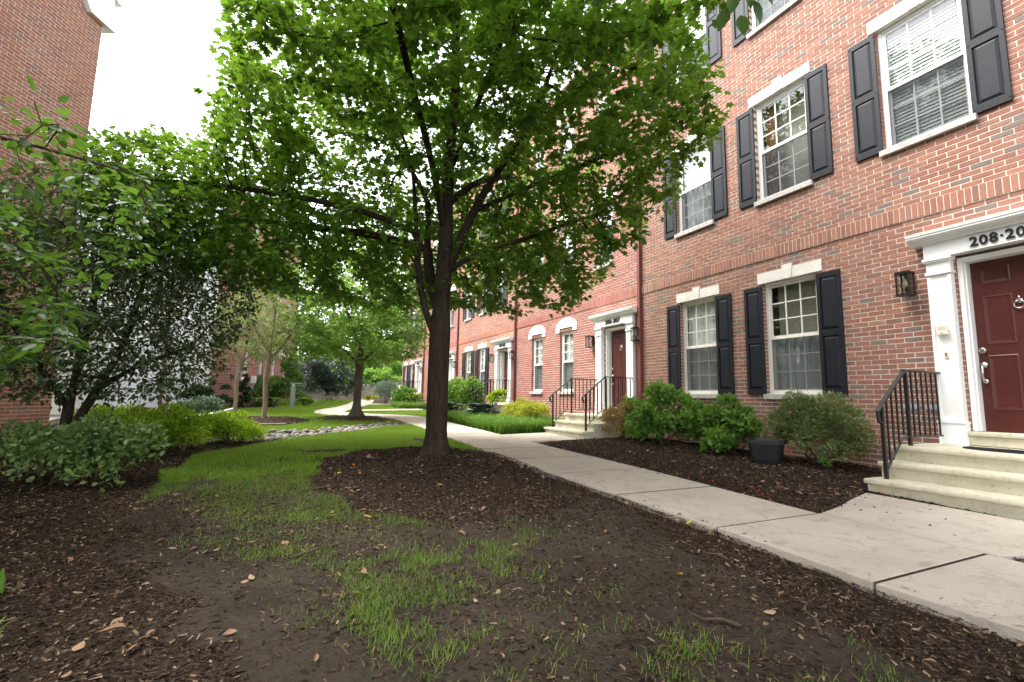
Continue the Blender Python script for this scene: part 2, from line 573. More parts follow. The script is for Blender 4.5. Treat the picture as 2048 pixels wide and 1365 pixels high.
def link(name, me, parent=None, loc=None):
    o = bpy.data.objects.new(name, me)
    COL.objects.link(o)
    if parent:
        o.parent = parent
    if loc:
        o.location = loc
    return o


def np_mesh(name, V, polys, mats, lv=None, smooth=False, mi=None):
    """V (n,3); polys: int array (p,k) of equal size polygons, or list of such arrays"""
    if not isinstance(polys, list):
        polys = [polys]
    me = bpy.data.meshes.new(name)
    me.vertices.add(len(V))
    me.vertices.foreach_set('co', np.ascontiguousarray(V, dtype=np.float32).ravel())
    loops = np.concatenate([p.ravel() for p in polys]).astype(np.int32)
    tot = np.concatenate([np.full(len(p), p.shape[1]) for p in polys]).astype(np.int32)
    st = np.concatenate([[0], np.cumsum(tot)[:-1]]).astype(np.int32)
    me.loops.add(len(loops))
    me.loops.foreach_set('vertex_index', loops)
    me.polygons.add(len(tot))
    me.polygons.foreach_set('loop_start', st)
    me.polygons.foreach_set('loop_total', tot)
    for x in ml(mats):
        me.materials.append(x)
    if mi is not None:
        me.polygons.foreach_set('material_index', np.asarray(mi, dtype=np.int32))
    if lv is not None:
        a = me.attributes.new('lv', 'FLOAT', 'POINT')
        a.data.foreach_set('value', np.ascontiguousarray(lv, dtype=np.float32))
    if smooth:
        me.polygons.foreach_set('use_smooth', np.ones(len(tot), dtype=bool))
    me.update(calc_edges=True)
    me.validate()
    return me


def leaf_mesh(name, pos, dirs, nrm, size, tmpl, mats, lv=None, wid=None):
    """copies of a leaf template: x along dirs, z along nrm"""
    tv, tf = tmpl
    n = len(pos)
    d = dirs / (np.linalg.norm(dirs, axis=1, keepdims=True) + 1e-9)
    s = np.cross(nrm, d)
    s /= (np.linalg.norm(s, axis=1, keepdims=True) + 1e-9)
    z = np.cross(d, s)
    sz = np.broadcast_to(np.asarray(size, dtype=float), (n,))
    wd_ = sz if wid is None else np.broadcast_to(np.asarray(wid, dtype=float), (n,))
    V = pos[:, None, :] + tv[None, :, 0:1] * (d * sz[:, None])[:, None, :] + tv[None, :, 1:2] * (s * wd_[:, None])[:, None, :] + tv[None, :, 2:3] * (z * sz[:, None])[:, None, :]
    k = len(tv)
    off = (np.arange(n) * k)[:, None, None]
    polys = [(np.asarray(f)[None, None, :] + off).reshape(n, len(f)) for f in tf]
    if lv is None:
        lv = RNG.random(n)
    return np_mesh(name, V.reshape(-1, 3), polys, mats, np.repeat(lv, k))


def T(v, f):
    return np.array(v, dtype=float), f


MAPLE = T([(0, 0, 0), (-.08, .22, .02), (.10, .46, .03), (.24, .28, .05), (.42, .36, .05), (.62, .54, .02), (.60, .22, .05), (.78, .20, .02), (1.0, 0, -.06),
           (-.08, -.22, .02), (.10, -.46, .03), (.24, -.28, .05), (.42, -.36, .05), (.62, -.54, .02), (.60, -.22, .05), (.78, -.20, .02)],
          [(0, 8, 7, 6, 5, 4, 3, 2, 1), (0, 9, 10, 11, 12, 13, 14, 15, 8)])
MAPLE_LO = T([(0, 0, 0), (.05, .42, .03), (.28, .26, .04), (.60, .48, .0), (.62, .18, .03), (1, 0, -.05), (.05, -.42, .03), (.28, -.26, .04), (.60, -.48, .0), (.62, -.18, .03)],
             [(0, 5, 4, 3, 2, 1), (0, 6, 7, 8, 9, 5)])
OVATE = T([(0, 0, 0), (.18, .20, .04), (.45, .29, .05), (.75, .18, .02), (1, 0, -.05), (.18, -.20, .04), (.45, -.29, .05), (.75, -.18, .02)],
          [(0, 4, 3, 2, 1), (0, 5, 6, 7, 4)])
SMALL = T([(0, 0, 0), (.45, .26, .05), (1, 0, 0), (.45, -.26, .05)], [(0, 2, 1), (0, 3, 2)])
NARROW = T([(0, 0, 0), (.45, .13, .03), (1, 0, -.04), (.45, -.13, .03)], [(0, 2, 1), (0, 3, 2)])
BLADE = T([(0, .5, 0), (0, -.5, 0), (.5, .38, .06), (.5, -.38, .06), (1, 0, 0)], [(0, 1, 3, 2), (2, 3, 4)])
LBLADE = T([(0, .5, 0), (0, -.5, 0), (.35, .5, .22), (.35, -.5, .22), (.7, .42, .22), (.7, -.42, .22), (1, 0, 0)], [(0, 1, 3, 2), (2, 3, 5, 4), (4, 5, 6)])
CHIP = T([(-.5, .5, 0), (-.45, -.5, .06), (.5, -.42, 0), (.45, .5, .1)], [(0, 1, 2, 3)])
HOSTA = T([(0, 0, 0), (.25, .26, .20), (.55, .32, .22), (.82, .18, .08), (1, 0, -.06), (.25, -.26, .20), (.55, -.32, .22), (.82, -.18, .08), (.25, 0, .15), (.55, 0, .16), (.82, 0, .05)],
          [(0, 8, 1), (8, 9, 2, 1), (9, 10, 3, 2), (10, 4, 3), (0, 5, 8), (8, 5, 6, 9), (9, 6, 7, 10), (10, 7, 4)])


def vnoise(x, y, s, seed=0):
    """smooth value noise in 0..1"""
    X, Y = np.asarray(x) * s + seed * 17.3, np.asarray(y) * s + seed * 9.7
    xi, yi = np.floor(X), np.floor(Y)
    fx, fy = X - xi, Y - yi
    fx, fy = fx * fx * (3 - 2 * fx), fy * fy * (3 - 2 * fy)

    def h(a, c):
        q = np.sin(a * 127.1 + c * 311.7 + seed * 74.7) * 43758.5453
        return q - np.floor(q)
    return (h(xi, yi) * (1 - fx) + h(xi + 1, yi) * fx) * (1 - fy) + (h(xi, yi + 1) * (1 - fx) + h(xi + 1, yi + 1) * fx) * fy


def fbm(x, y, s, seed=0, o=4):
    a, r, w = 0, 0.5, 0
    for k in range(o):
        a = a + r * vnoise(x, y, s * 2 ** k, seed + k * 3)
        w += r
        r *= 0.5
    return a / w


def inpoly(x, y, poly):
    x, y = np.asarray(x, float), np.asarray(y, float)
    c = np.zeros(x.shape, bool)
    n = len(poly)
    for i in range(n):
        x0, y0 = poly[i]
        x1, y1 = poly[(i + 1) % n]
        if y0 == y1:
            continue
        k = ((y0 > y) != (y1 > y)) & (x < (x1 - x0) * (y - y0) / (y1 - y0) + x0)
        c ^= k
    return c


def seg_dist(x, y, line):
    d = np.full(np.shape(x), 1e9)
    for (ax, ay), (bx, by) in zip(line[:-1], line[1:]):
        L = (bx - ax) ** 2 + (by - ay) ** 2
        tt = np.clip(((x - ax) * (bx - ax) + (y - ay) * (by - ay)) / L, 0, 1)
        d = np.minimum(d, np.hypot(x - ax - tt * (bx - ax), y - ay - tt * (by - ay)))
    return d

# ------------------------------------------------------------------ layout of the ground
D = 7.33                                   # facade plane of the right-hand row
TREE1 = (1.92, 6.35)
TREE2 = (2.10, 15.7)
TREE3 = (-0.50, 15.4)
PATH_L = [(2.98, -4), (2.97, 0.45), (2.96, 1.56), (3.03, 2.66), (3.02, 3.85), (2.98, 5.05), (2.98, 6.3), (3.02, 7.5), (3.08, 8.8), (3.13, 10.1), (3.18, 11.4), (3.20, 12.7), (3.20, 14.0), (3.12, 15.2), (2.80, 16.1), (2.05, 16.75), (1.35, 17.4), (0.98, 18.5), (1.12, 19.9), (1.55, 21.5), (2.15, 23.2), (2.75, 25.6), (3.40, 28.6), (4.00, 32.0), (4.6, 35.9)]
PATH_R = [(4.30, -4), (4.26, 0.45), (4.26, 1.55), (4.29, 2.65), (4.36, 3.85), (4.42, 5.05), (4.44, 6.3), (4.44, 7.5), (4.46, 8.8), (4.48, 10.1), (4.48, 11.4), (4.50, 12.7), (4.52, 14.3), (4.45, 16.2), (3.95, 17.2), (3.00, 17.9), (2.35, 18.6), (2.12, 19.2), (2.30, 20.1), (2.68, 21.6), (3.30, 23.6), (3.95, 25.8), (4.65, 28.6), (5.3, 32.0), (6.0, 35.9)]
PATH_POLY = PATH_L + PATH_R[::-1]
PAD208 = [(4.27, 1.50), (4.30, 2.66), (4.75, 2.76), (5.20, 2.90), (5.74, 3.04), (5.74, 0.9), (5.2, 1.1), (4.75, 1.32)]
PAD206 = [(4.46, 8.35), (4.46, 9.75), (5.05, 9.90), (5.78, 10.05), (5.78, 8.50), (5.1, 8.42)]
BRANCH = [(2.70, 20.05), (2.95, 21.05), (4.6, 21.75), (5.80, 22.2), (5.80, 21.0), (4.6, 20.65)]
BR200 = [(4.2, 27.0), (4.45, 28.1), (5.80, 28.6), (5.80, 27.5)]
LEFT_EDGE = [(0.62, -3), (0.36, 0.8), (0.10, 1.7), (-0.2, 2.34), (-0.60, 3.0), (-0.84, 3.74), (-1.05, 4.5), (-1.14, 5.22), (-1.21, 6.19), (-1.10, 7.3), (-0.92, 8.2), (-0.55, 8.9), (-0.10, 9.5), (0.05, 10.0)]
LEFT_BED = LEFT_EDGE + [(-0.4, 10.9), (-1.0, 11.4), (-2.2, 13.0), (-3.3, 15), (-9, 16), (-9, -3)]
SWALE = [(-1.1, 10.55), (-0.35, 10.6), (0.4, 11.1), (1.1, 11.7), (1.9, 12.6), (2.7, 13.3), (3.15, 13.6)]


def gz(x, y):
    x, y = np.asarray(x, float), np.asarray(y, float)
    z = 0.0175 * np.clip(y - 2, 0, 34)
    z = z + 0.13 * np.exp(-(((x - TREE1[0]) / 1.15) ** 2 + ((y - TREE1[1] + 0.3) / 1.6) ** 2))
    z = z + 0.10 * np.exp(-(((x - TREE2[0]) / 1.0) ** 2 + ((y - TREE2[1]) / 0.8) ** 2))
    z = z + 0.05 * np.exp(-(((x - TREE3[0]) / 1.0) ** 2 + ((y - TREE3[1]) / 1.2) ** 2))
    z = z - 0.07 * np.exp(-(seg_dist(x, y, SWALE) / 0.5) ** 2)
    z = z + 0.11 * np.clip((x - 4.5) / 2.2, 0, 1) * np.clip((y - 1.2) / 2.0, 0, 1) * np.clip((9.5 - y) / 2, 0, 1)
    z = z + (fbm(x, y, 0.9, 3) - 0.5) * 0.07 * np.clip(np.abs(y + 6) / 10, 0, 1) + (fbm(x, y, 5.0, 5, 3) - 0.5) * 0.022
    return z


def hard(x, y):
    return inpoly(x, y, PATH_POLY) | inpoly(x, y, PAD208) | inpoly(x, y, PAD206) | inpoly(x, y, BRANCH) | inpoly(x, y, BR200)


def path_z(x, y):
    return 0.0175 * max(0.0, min(y - 2, 34)) + 0.035


def zones(x, y):
    """mulch, lawn, paving weights"""
    wx = x + (fbm(x, y, 2.2, 21) - 0.5) * 0.5
    wy = y + (fbm(x, y, 2.2, 31) - 0.5) * 0.5
    mul = np.zeros(x.shape)
    pr = np.interp(wy, [p[1] for p in PATH_R[:14]], [p[0] for p in PATH_R[:14]])
    pl = np.interp(wy, [p[1] for p in PATH_L[:14]], [p[0] for p in PATH_L[:14]])
    left = inpoly(wx, wy, LEFT_BED)
    mul[left] = 1
    e = ((wx - 1.80) / 1.42) ** 2 + ((wy - 5.75) / 2.35) ** 2
    mul = np.maximum(mul, np.clip((1.08 - e) * 6, 0, 1))
    mul = np.maximum(mul, np.clip((wx - (pl - 0.95 + 0.22 * np.clip(wy - 1, -2, 4))) * 3, 0, 1) * (wy < 4.6) * (wx < pl + .2))
    bed = (wx > pr - .05) & (wy < 15.8)
    mul[bed] = 1
    mul = np.maximum(mul, np.clip((1.0 - ((wx - TREE2[0]) / 1.25) ** 2 - ((wy - TREE2[1] + .15) / 1.15) ** 2) * 5, 0, 1))
    mul = np.maximum(mul, np.clip((1.0 - ((wx - TREE3[0]) / 1.3) ** 2 - ((wy - TREE3[1] + .6) / 1.9) ** 2) * 5, 0, 1))
    mul = np.maximum(mul, ((wx > 5.2) & (wy > 21)).astype(float))
    mul = np.maximum(mul, ((wy > 35.2)).astype(float))
    mul = np.maximum(mul, ((wx < -0.3) & (wy > 22.5)).astype(float))
    mul = np.maximum(mul, ((wx < -3.2 + 0.1 * (wy - 15)) & (wy > 14)).astype(float))
    sw = seg_dist(wx, wy, SWALE)
    lawn = np.clip((wy - 4.6) / 1.6, 0, 1)
    lawn *= (sw > 0.42)
    # worn dirt patches
    for cx, cy, rx, ry in ((-0.05, 6.9, 0.75, 0.55), (-0.35, 6.0, 0.55, 0.7), (2.55, 9.4, 0.28, 0.5), (0.55, 8.0, 0.5, 0.35), (-0.72, 4.7, 0.4, 0.9)):
        lawn *= np.clip((((wx - cx) / rx) ** 2 + ((wy - cy) / ry) ** 2 - 0.55) * 2, 0, 1)
    tuft = np.clip((fbm(x, y, 1.5, 44) - 0.40) * 2.6, 0, 1) ** 1.3 * np.clip((fbm(x, y, 6.5, 61, 3) - 0.40) * 4.5, 0, 1)
    soilstrip = np.clip((wx - np.interp(wy, [p[1] for p in LEFT_EDGE], [p[0] for p in LEFT_EDGE]) - 0.30) * 3, 0, 1)
    fore = tuft * soilstrip * np.clip((2.5 - 0.26 * wy - wx + 0.45) * 1.6, 0.05, 1) * (wx < 2.4)
    fore = np.maximum(fore, np.clip((wy - 3.0) / 3, 0, 1) * soilstrip * np.clip((fbm(x, y, 3.0, 67) - .32) * 2.4, 0, 1) * (wx < 1.2) * .9)
    gs = np.zeros(x.shape)
    for cx, cy, rx, ry in ((-.35, 4.6, .60, .85), (.0, 3.15, .5, .75), (.45, 1.85, .80, .36), (1.15, 2.8, .32, .36), (.95, 3.75, .55, .40), (.02, 2.3, .4, .4), (1.5, 1.5, .4, .22), (-.5, 5.6, .5, .7), (.7, 5.2, .35, .8)):
        gs = np.maximum(gs, np.exp(-(((x - cx) / rx) ** 2 + ((y - cy) / ry) ** 2) * 1.3))
    fore = np.maximum(fore, np.clip(gs * 1.2 - .28, 0, 1) * soilstrip * np.clip((fbm(x, y, 5.5, 71, 3) - .40) * 3.2, 0, 1))
    lawn = np.maximum(lawn, fore * (wy < 7.5))
    lawn = lawn * (1 - np.clip(mul * 1.6, 0, 1))
    pave = ((x < -5.2) & (y > 14)).astype(float)
    pave = np.maximum(pave, ((y > 40)).astype(float))
    return mul, lawn, pave


gx = np.concatenate([[-400, -120, -50, -25, -14], np.arange(-9, 7.7, 0.07), [9, 12, 20, 60, 150, 400]])
gy = np.concatenate([[-300, -80, -25, -10, -6], np.arange(-4, 0, .25), np.arange(0, 8.5, 0.06), np.arange(8.5, 16, 0.1), np.arange(16, 38, 0.25), [40, 44, 50, 60, 80, 120, 250, 600]])
GX, GY = np.meshgrid(gx, gy)
gxx, gyy = GX.ravel(), GY.ravel()
zz = gz(gxx, gyy)
hd = hard(gxx, gyy)
pz = 0.0175 * np.clip(gyy - 2, 0, 34)
zz = np.where(hd, np.minimum(zz, pz - 0.03), zz)
nearp = inpoly(gxx, gyy, [(p[0] - .14, p[1]) for p in PATH_L] + [(p[0] + .1, p[1]) for p in PATH_R[::-1]]) & ~hd
zz = np.where(nearp, np.minimum(zz, pz - 0.005 + (fbm(gxx, gyy, 6, 8) - .5) * .03), zz)
mu, la, pa = zones(gxx, gyy)
idx = np.arange(len(gxx)).reshape(GX.shape)
q = np.stack([idx[:-1, :-1], idx[:-1, 1:], idx[1:, 1:], idx[1:, :-1]], -1).reshape(-1, 4)
gm_ = np_mesh('ground', np.stack([gxx, gyy, zz], 1), q, 'ground_mix', smooth=True)
ca = gm_.attributes.new('zone', 'FLOAT_COLOR', 'POINT')
ca.data.foreach_set('color', np.stack([mu, la * np.clip((gyy - 5.2) / 1.5, 0, 1), pa, np.ones_like(mu)], 1).astype(np.float32).ravel())
tag(link('ground', gm_), 'dark mulch, worn soil and lawn base of the courtyard', 'ground', kind='structure')

# ------------------------------------------------------------------ concrete path, slab by slab
path = empty('path', (3.6, 0, 0))
tag(path, 'pale concrete path of square slabs running along the row houses', 'path', kind='structure')
path.location = (0, 0, 0)


def slab(poly, parent, name='path_slab', dz=0.0):
    c = np.mean(poly, axis=0)
    pts = []
    for p in poly:
        v = np.array(p) - c
        L = np.hypot(*v)
        pts.append(c + v * (1 - 0.012 / L))
    tz = random.uniform(-.004, .004)
    bm = bmesh.new()
    top = [bm.verts.new((p[0], p[1], path_z(p[0], p[1]) + dz + tz)) for p in pts]
    bot = [bm.verts.new((p[0], p[1], path_z(p[0], p[1]) - 0.14)) for p in pts]
    n = len(pts)
    ft = bm.faces.new(top)
    for k in range(n):
        bm.faces.new((top[k], bot[k], bot[(k + 1) % n], top[(k + 1) % n]))
    bm.normal_update()
    bmesh.ops.recalc_face_normals(bm, faces=bm.faces)
    bmesh.ops.bevel(bm, geom=list(ft.edges), offset=0.006, segments=2, affect='EDGES', profile=0.5)
    me = bpy.data.meshes.new(name)
    bm.to_mesh(me)
    bm.free()
    me.materials.append(MATS['concrete'])
    return link(name, me, parent)


for k in range(len(PATH_L) - 1):
    slab([PATH_L[k], PATH_R[k], PATH_R[k + 1], PATH_L[k + 1]], path)
for k in range(1, len(PATH_L) - 1):                     # soil-filled joints between the slabs
    a_, c_ = Vector((*PATH_L[k], 0)), Vector((*PATH_R[k], 0))
    n_ = Vector((-(c_ - a_).y, (c_ - a_).x, 0)).normalized() * .011
    d_ = (c_ - a_).normalized() * .012
    z_ = [path_z(p.x, p.y) - .002 for p in (a_, c_)]
    j_ = MB()
    j_.quad([(*(a_ + d_ - n_).xy, z_[0]), (*(c_ - d_ - n_).xy, z_[1]), (*(c_ - d_ + n_).xy, z_[1]), (*(a_ + d_ + n_).xy, z_[0])])
    j_.build('joint_soil', 'potting_soil', path)
for poly in (PAD208, PAD206, BRANCH, BR200):
    slab(poly, path, 'walkway_slab', 0.001)

# ------------------------------------------------------------------ brick buildings
MOD, CRS = 0.2032, 0.0677
BAND = 3.44


def snapz(z):
    return BAND + round((z - BAND) / CRS) * CRS


def pick_mats():
    r = random.random()
    return 0 if r < .32 else 1 if r < .55 else 2 if r < .70 else 3 if r < .84 else 4 if r < .925 else 5


def cut(iv, holes):
    out = [iv]
    for h0, h1 in holes:
        nx = []
        for a, c in out:
            if h1 <= a or h0 >= c:
                nx.append((a, c))
            else:
                if h0 - a > 0.02:
                    nx.append((a, h0))
                if c - h1 > 0.02:
                    nx.append((h1, c))
        out = nx
    return out


def brick_wall(house, W, z0, z1, openings, pal, single, camloc, band=True, depth=0.095, right_end=False, flags=None):
    """local frame: x along the wall, outside is -y, wall face at y = 0"""
    # mortar body with openings
    us = sorted({0.0, W} | {v for o in openings for v in (o[0] - .005, o[1] + .005)})
    zs = sorted({z0, z1} | {v for o in openings for v in (o[2] - .005, o[3] + .005)})
    mb = MB()

    def inside(u, z):
        return any(o[0] - .005 < u < o[1] + .005 and o[2] - .005 < z < o[3] + .005 for o in openings)
    R = 0.0035
    for i in range(len(us) - 1):
        for j in range(len(zs) - 1):
            if not inside((us[i] + us[i + 1]) / 2, (zs[j] + zs[j + 1]) / 2):
                mb.quad([(us[i], R, zs[j]), (us[i + 1], R, zs[j]), (us[i + 1], R, zs[j + 1]), (us[i], R, zs[j + 1])])
    for a, c, d, e in openings:
        a, c, d, e = a - .005, c + .005, d - .005, e + .005
        mb.quad([(a, R, d), (a, R, e), (a, .3, e), (a, .3, d)])
        mb.quad([(c, R, d), (c, R, e), (c, .3, e), (c, .3, d)])
        mb.quad([(a, R, e), (c, R, e), (c, .3, e), (a, .3, e)])
        mb.quad([(a, R, d), (c, R, d), (c, .3, d), (a, .3, d)])
    mb.quad([(0, R, z1), (W, R, z1), (W, .4, z1), (0, .4, z1)])
    if right_end:
        mb.quad([(W - R, R, z0), (W - R, 9, z0), (W - R, 9, z1), (W - R, R, z1)])
    mb.build('wall', 'mortar', house)
    # bricks
    bricks = []
    k0 = math.floor((z0 - BAND) / CRS)
    k1 = math.ceil((z1 - BAND) / CRS)
    for k in range(k0, k1):
        zb = BAND + k * CRS
        if zb + CRS > z1 + .01:
            continue
        if band and 0 <= k < 3:
            continue
        holes = [(o[0], o[1]) for o in openings if o[2] < zb + CRS - .012 and o[3] > zb + .012]
        off = (k % 2) * MOD / 2
        n = int(W / MOD) + 2
        for i in range(-1, n):
            a, c = i * MOD + off, (i + 1) * MOD + off
            a, c = max(a, 0.0), min(c, W)
            if c - a < .03:
                continue
            for s, e in cut((a, c), holes):
                s2 = s + (0 if any(abs(s - h[1]) < 1e-6 for h in holes) else .0065)
                e2 = e - (0 if any(abs(e - h[0]) < 1e-6 for h in holes) else .0065)
                if e2 - s2 > .025:
                    bricks.append((s2, e2, zb + .0068, zb + CRS - .0068))
    M = house.matrix_world
    cw = Vector(camloc)
    order = []
    Mi = Matrix.Translation(house.location) @ Matrix.Rotation(house.rotation_euler.z, 4, 'Z')
    for bi, bb in enumerate(bricks):
        p = Mi @ Vector(((bb[0] + bb[1]) / 2, 0, (bb[2] + bb[3]) / 2))
        d = p - cw
        dep = d.dot(fw)
        if dep < 0.3:
            continue
        x = d.dot(r2) / dep
        y = d.dot(u2) / dep
        if abs(x) < 1.06 and abs(y) < 0.70:
            if flags and not flags(x, y):
                continue
            # apparent width along the wall
            n_ = Mi.to_3x3() @ Vector((0, -1, 0))
            vis = abs(d.normalized().dot(n_)) * (bb[1] - bb[0]) / dep
            order.append((-vis, bi))
    order.sort()
    chosen = {bi for _, bi in order[:single]}
    shared = {}
    mb = MB()
    for bi, (a, c, d, e) in enumerate(bricks):
        mi = pick_mats()
        y0 = random.uniform(-.0018, .0015)
        if bi in chosen:
            key = (round(c - a, 3), mi)
            if key not in shared:
                s = MB()
                w_ = (c - a) / 2
                s.box(-w_, w_, 0, depth, -(e - d) / 2, (e - d) / 2, 0)
                shared[key] = s.mesh('brick', pal[mi], bevel=0.0025)
            o = link('brick', shared[key], house, ((a + c) / 2, y0, (d + e) / 2))
            o.rotation_euler = (random.uniform(-.012, .012), random.uniform(-.006, .006), random.uniform(-.006, .006))
        else:
            mb.box(a, c, y0, depth, d, e, mi, back=False)
    rest = mb.build('remaining_bricks', pal, house)
    rest['kind'] = 'stuff'
    # soldier course
    if band:
        n = int(W / CRS)
        shared = {}
        mb = MB()
        for i in range(n):
            a, c = i * CRS + .005, (i + 1) * CRS - .005
            mi = pick_mats() if random.random() < .5 else random.choice((0, 2))
            if mi == 5:
                mi = 3
            y0 = -0.016 + random.uniform(-.002, .002)
            if band == 'single':
                if mi not in shared:
                    s = MB()
                    s.box(-(c - a) / 2, (c - a) / 2, 0, .11, 0, CRS * 3 - .011)
                    shared[mi] = s.mesh('soldier_brick', pal[mi], bevel=0.0025)
                link('soldier_brick', shared[mi], house, ((a + c) / 2, y0, BAND + .0055))
            else:
                mb.box(a, c, y0, depth, BAND + .0055, BAND + 3 * CRS - .0055, mi, back=False)
        mb2 = MB()
        mb2.box(0, W, -.0125, .05, BAND + .002, BAND + 3 * CRS - .002)
        mb2.build('band_mortar', 'mortar', house)
        if band != 'single':
            mb.build('soldier_course', pal, house)['kind'] = 'stuff'


def ring(mb, x0, x1, z0, z1, w, y0, y1, mi=0):
    """rectangular frame of butted bars"""
    mb.box(x0, x0 + w, y0, y1, z0, z1, mi)
    mb.box(x1 - w, x1, y0, y1, z0, z1, mi)
    mb.box(x0 + w, x1 - w, y0, y1, z0, z0 + w, mi)
    mb.box(x0 + w, x1 - w, y0, y1, z1 - w, z1, mi)


PANE_CACHE = {}


def window(house, u0, u1, z0, z1, grid=(3, 3), fine=True, back='blind', frame='white_paint', sill=True, screen=True, sill_mat='grey_stone_sill', low_grid=True):
    """double-hung window with sashes, muntins, panes, something behind the glass"""
    w = u1 - u0
    zm = z0 + (z1 - z0) * 0.5
    mb = MB()
    ring(mb, u0, u1, z0, z1, .045, .072, .17)
    # upper sash nearer the outside, lower sash behind
    a, c = u0 + .046, u1 - .046
    ring(mb, a, c, zm - .012, z1 - .046, .040, .092, .122)
    ring(mb, a, c, z0 + .046, zm + .030, .042, .124, .154)
    win = mb.build('window', frame, house, bevel=.003)
    # muntins
    nx, nz = grid
    g = MB()
    for (lo, hi, y, on) in ((zm + .028, z1 - .086, .105, True), (z0 + .088, zm - .012, .137, low_grid)):
        if not on:
            continue
        xa, xc = a + .040, c - .040
        for i in range(1, nx):
            x = xa + (xc - xa) * i / nx
            g.box(x - .009, x + .009, y - .008, y + .008, lo, hi)
        for j in range(1, nz):
            z = lo + (hi - lo) * j / nz
            xs = [xa + (xc - xa) * i / nx for i in range(nx + 1)]
            for i in range(nx):
                g.box(xs[i] + (.009 if i else 0), xs[i + 1] - (.009 if i < nx - 1 else 0), y - .007, y + .007, z - .009, z + .009)
    if g.v:
        g.build('muntins', frame, win)
    for (lo, hi, y, on) in ((zm + .028, z1 - .086, .109, True), (z0 + .088, zm - .012, .141, low_grid)):
        xa, xc = a + .040, c - .040
        px, pz_ = (nx, nz) if (fine and on) else (1, 1)
        pw, ph = (xc - xa) / px, (hi - lo) / pz_
        key = (round(pw, 3), round(ph, 3))
        if key not in PANE_CACHE:
            p = MB()
            p.quad([(-pw / 2, 0, -ph / 2), (pw / 2, 0, -ph / 2), (pw / 2, 0, ph / 2), (-pw / 2, 0, ph / 2)])
            PANE_CACHE[key] = p.mesh('pane', 'window_glass')
        for i in range(px):
            for j in range(pz_):
                o = link('pane', PANE_CACHE[key], win, (xa + (i + .5) * pw, y, lo + (j + .5) * ph))
    if screen:
        s = MB()
        s.quad([(a + .01, .0905, z0 + .05), (c - .01, .0905, z0 + .05), (c - .01, .0905, zm - .014), (a + .01, .0905, zm - .014)])
        s.build('insect_screen', 'insect_screen', win)
        s = MB()
        ring(s, a, c, z0 + .048, zm - .013, .016, .082, .0915)
        s.build('screen_frame', frame, win)
    # behind the glass
    if back == 'blind':
        s = MB()
        n = int((z1 - z0 - .12) / .05)
        for k in range(n):
            z = z0 + .06 + k * .05
            s.quad([(a + .02, .168, z), (c - .02, .168, z), (c - .02, .182, z + .044), (a + .02, .182, z + .044)])
        s.build('blind', 'blind_white', win)
    elif back in ('sheer', 'half_sheer', 'lower_sheer'):
        s = MB()
        n = 30
        top = z1 if back == 'sheer' else zm + .05 + (0 if back == 'lower_sheer' else .25)
        for k in range(n):
            xa, xc = a + (c - a) * k / n, a + (c - a) * (k + 1) / n
            ya, yc = .190 + .014 * math.sin(k * 1.3) + .008 * math.sin(k * .5), .190 + .014 * math.sin((k + 1) * 1.3) + .008 * math.sin((k + 1) * .5)
            s.quad([(xa, ya, z0), (xc, yc, z0), (xc, yc, top), (xa, ya, top)])
        s.build('curtain', 'sheer_curtain', win, smooth=True)
    elif back == 'brown':
        s = MB()
        for k in range(10):
            xa, xc = a + .02 + (c - a) * .22 * k / 10, a + .02 + (c - a) * .22 * (k + 1) / 10
            s.quad([(xa, .22 + .02 * (k % 2), z0), (xc, .22 + .02 * ((k + 1) % 2), z0), (xc, .22 + .02 * ((k + 1) % 2), z1), (xa, .22 + .02 * (k % 2), z1)])
        s.build('curtain', 'brown_curtain', win)
    s = MB()
    s.quad([(u0, .9, z0), (u1, .9, z0), (u1, .9, z1), (u0, .9, z1)])
    for x in (u0 - .004, u1 + .004):
        s.quad([(x, .171, z0), (x, .9, z0), (x, .9, z1), (x, .171, z1)])
    s.quad([(u0, .171, z0), (u1, .171, z0), (u1, .9, z0), (u0, .9, z0)])
    s.quad([(u0, .171, z1), (u1, .171, z1), (u1, .9, z1), (u0, .9, z1)])
    s.build('room', 'dark_room', win)
    if sill:
        s = MB()
        s.box(u0 - .035, u1 + .035, -.055, .069, z0 - .085, z0 - .004)
        s.build('window_sill', sill_mat, house, bevel=.004)
    return win


def lintel(house, u0, u1, z):
    """flat stone lintel with keystone"""
    uc = (u0 + u1) / 2
    a, c = u0 - .085, u1 + .085
    h = .185
    kb, kt = .062, .088
    mb = MB()
    mb.prism([(a, z), (uc - kb - .002, z), (uc - kt + .008, z + h), (a, z + h)], -.012, .09)
    mb.prism([(uc + kb + .002, z), (c, z), (c, z + h), (uc + kt - .008, z + h)], -.012, .09)
    o = mb.build('lintel', 'limestone', house, bevel=.003)
    mb = MB()
    mb.prism([(uc - kb, z - .001), (uc + kb, z - .001), (uc + kt + .006, z + h + .055), (uc - kt - .006, z + h + .055)], -.024, .088)
    mb.build('keystone', 'limestone', o, bevel=.003)


def arch(house, u0, u1, z):
    """white segmental arch hood resting on short legs"""
    uc = (u0 + u1) / 2
    ro = (u1 - u0) / 2 + .20
    leg = .12
    n = 14
    rise = .27
    outer = [(u1 + .20, z - .02)] + [(uc + ro * math.cos(math.pi * k / n), z + leg + rise * math.sin(math.pi * k / n)) for k in range(n + 1)] + [(u0 - .20, z - .02)]
    inner = [(u0 - .003, z - .02), (u0 - .003, z + .10), (u1 + .003, z + .10), (u1 + .003, z - .02)]
    poly = outer + inner
    mb = MB()
    mb.prism(poly, -.028, .07)
    mb.build('arch_hood', 'white_paint', house)


SHUT = {}


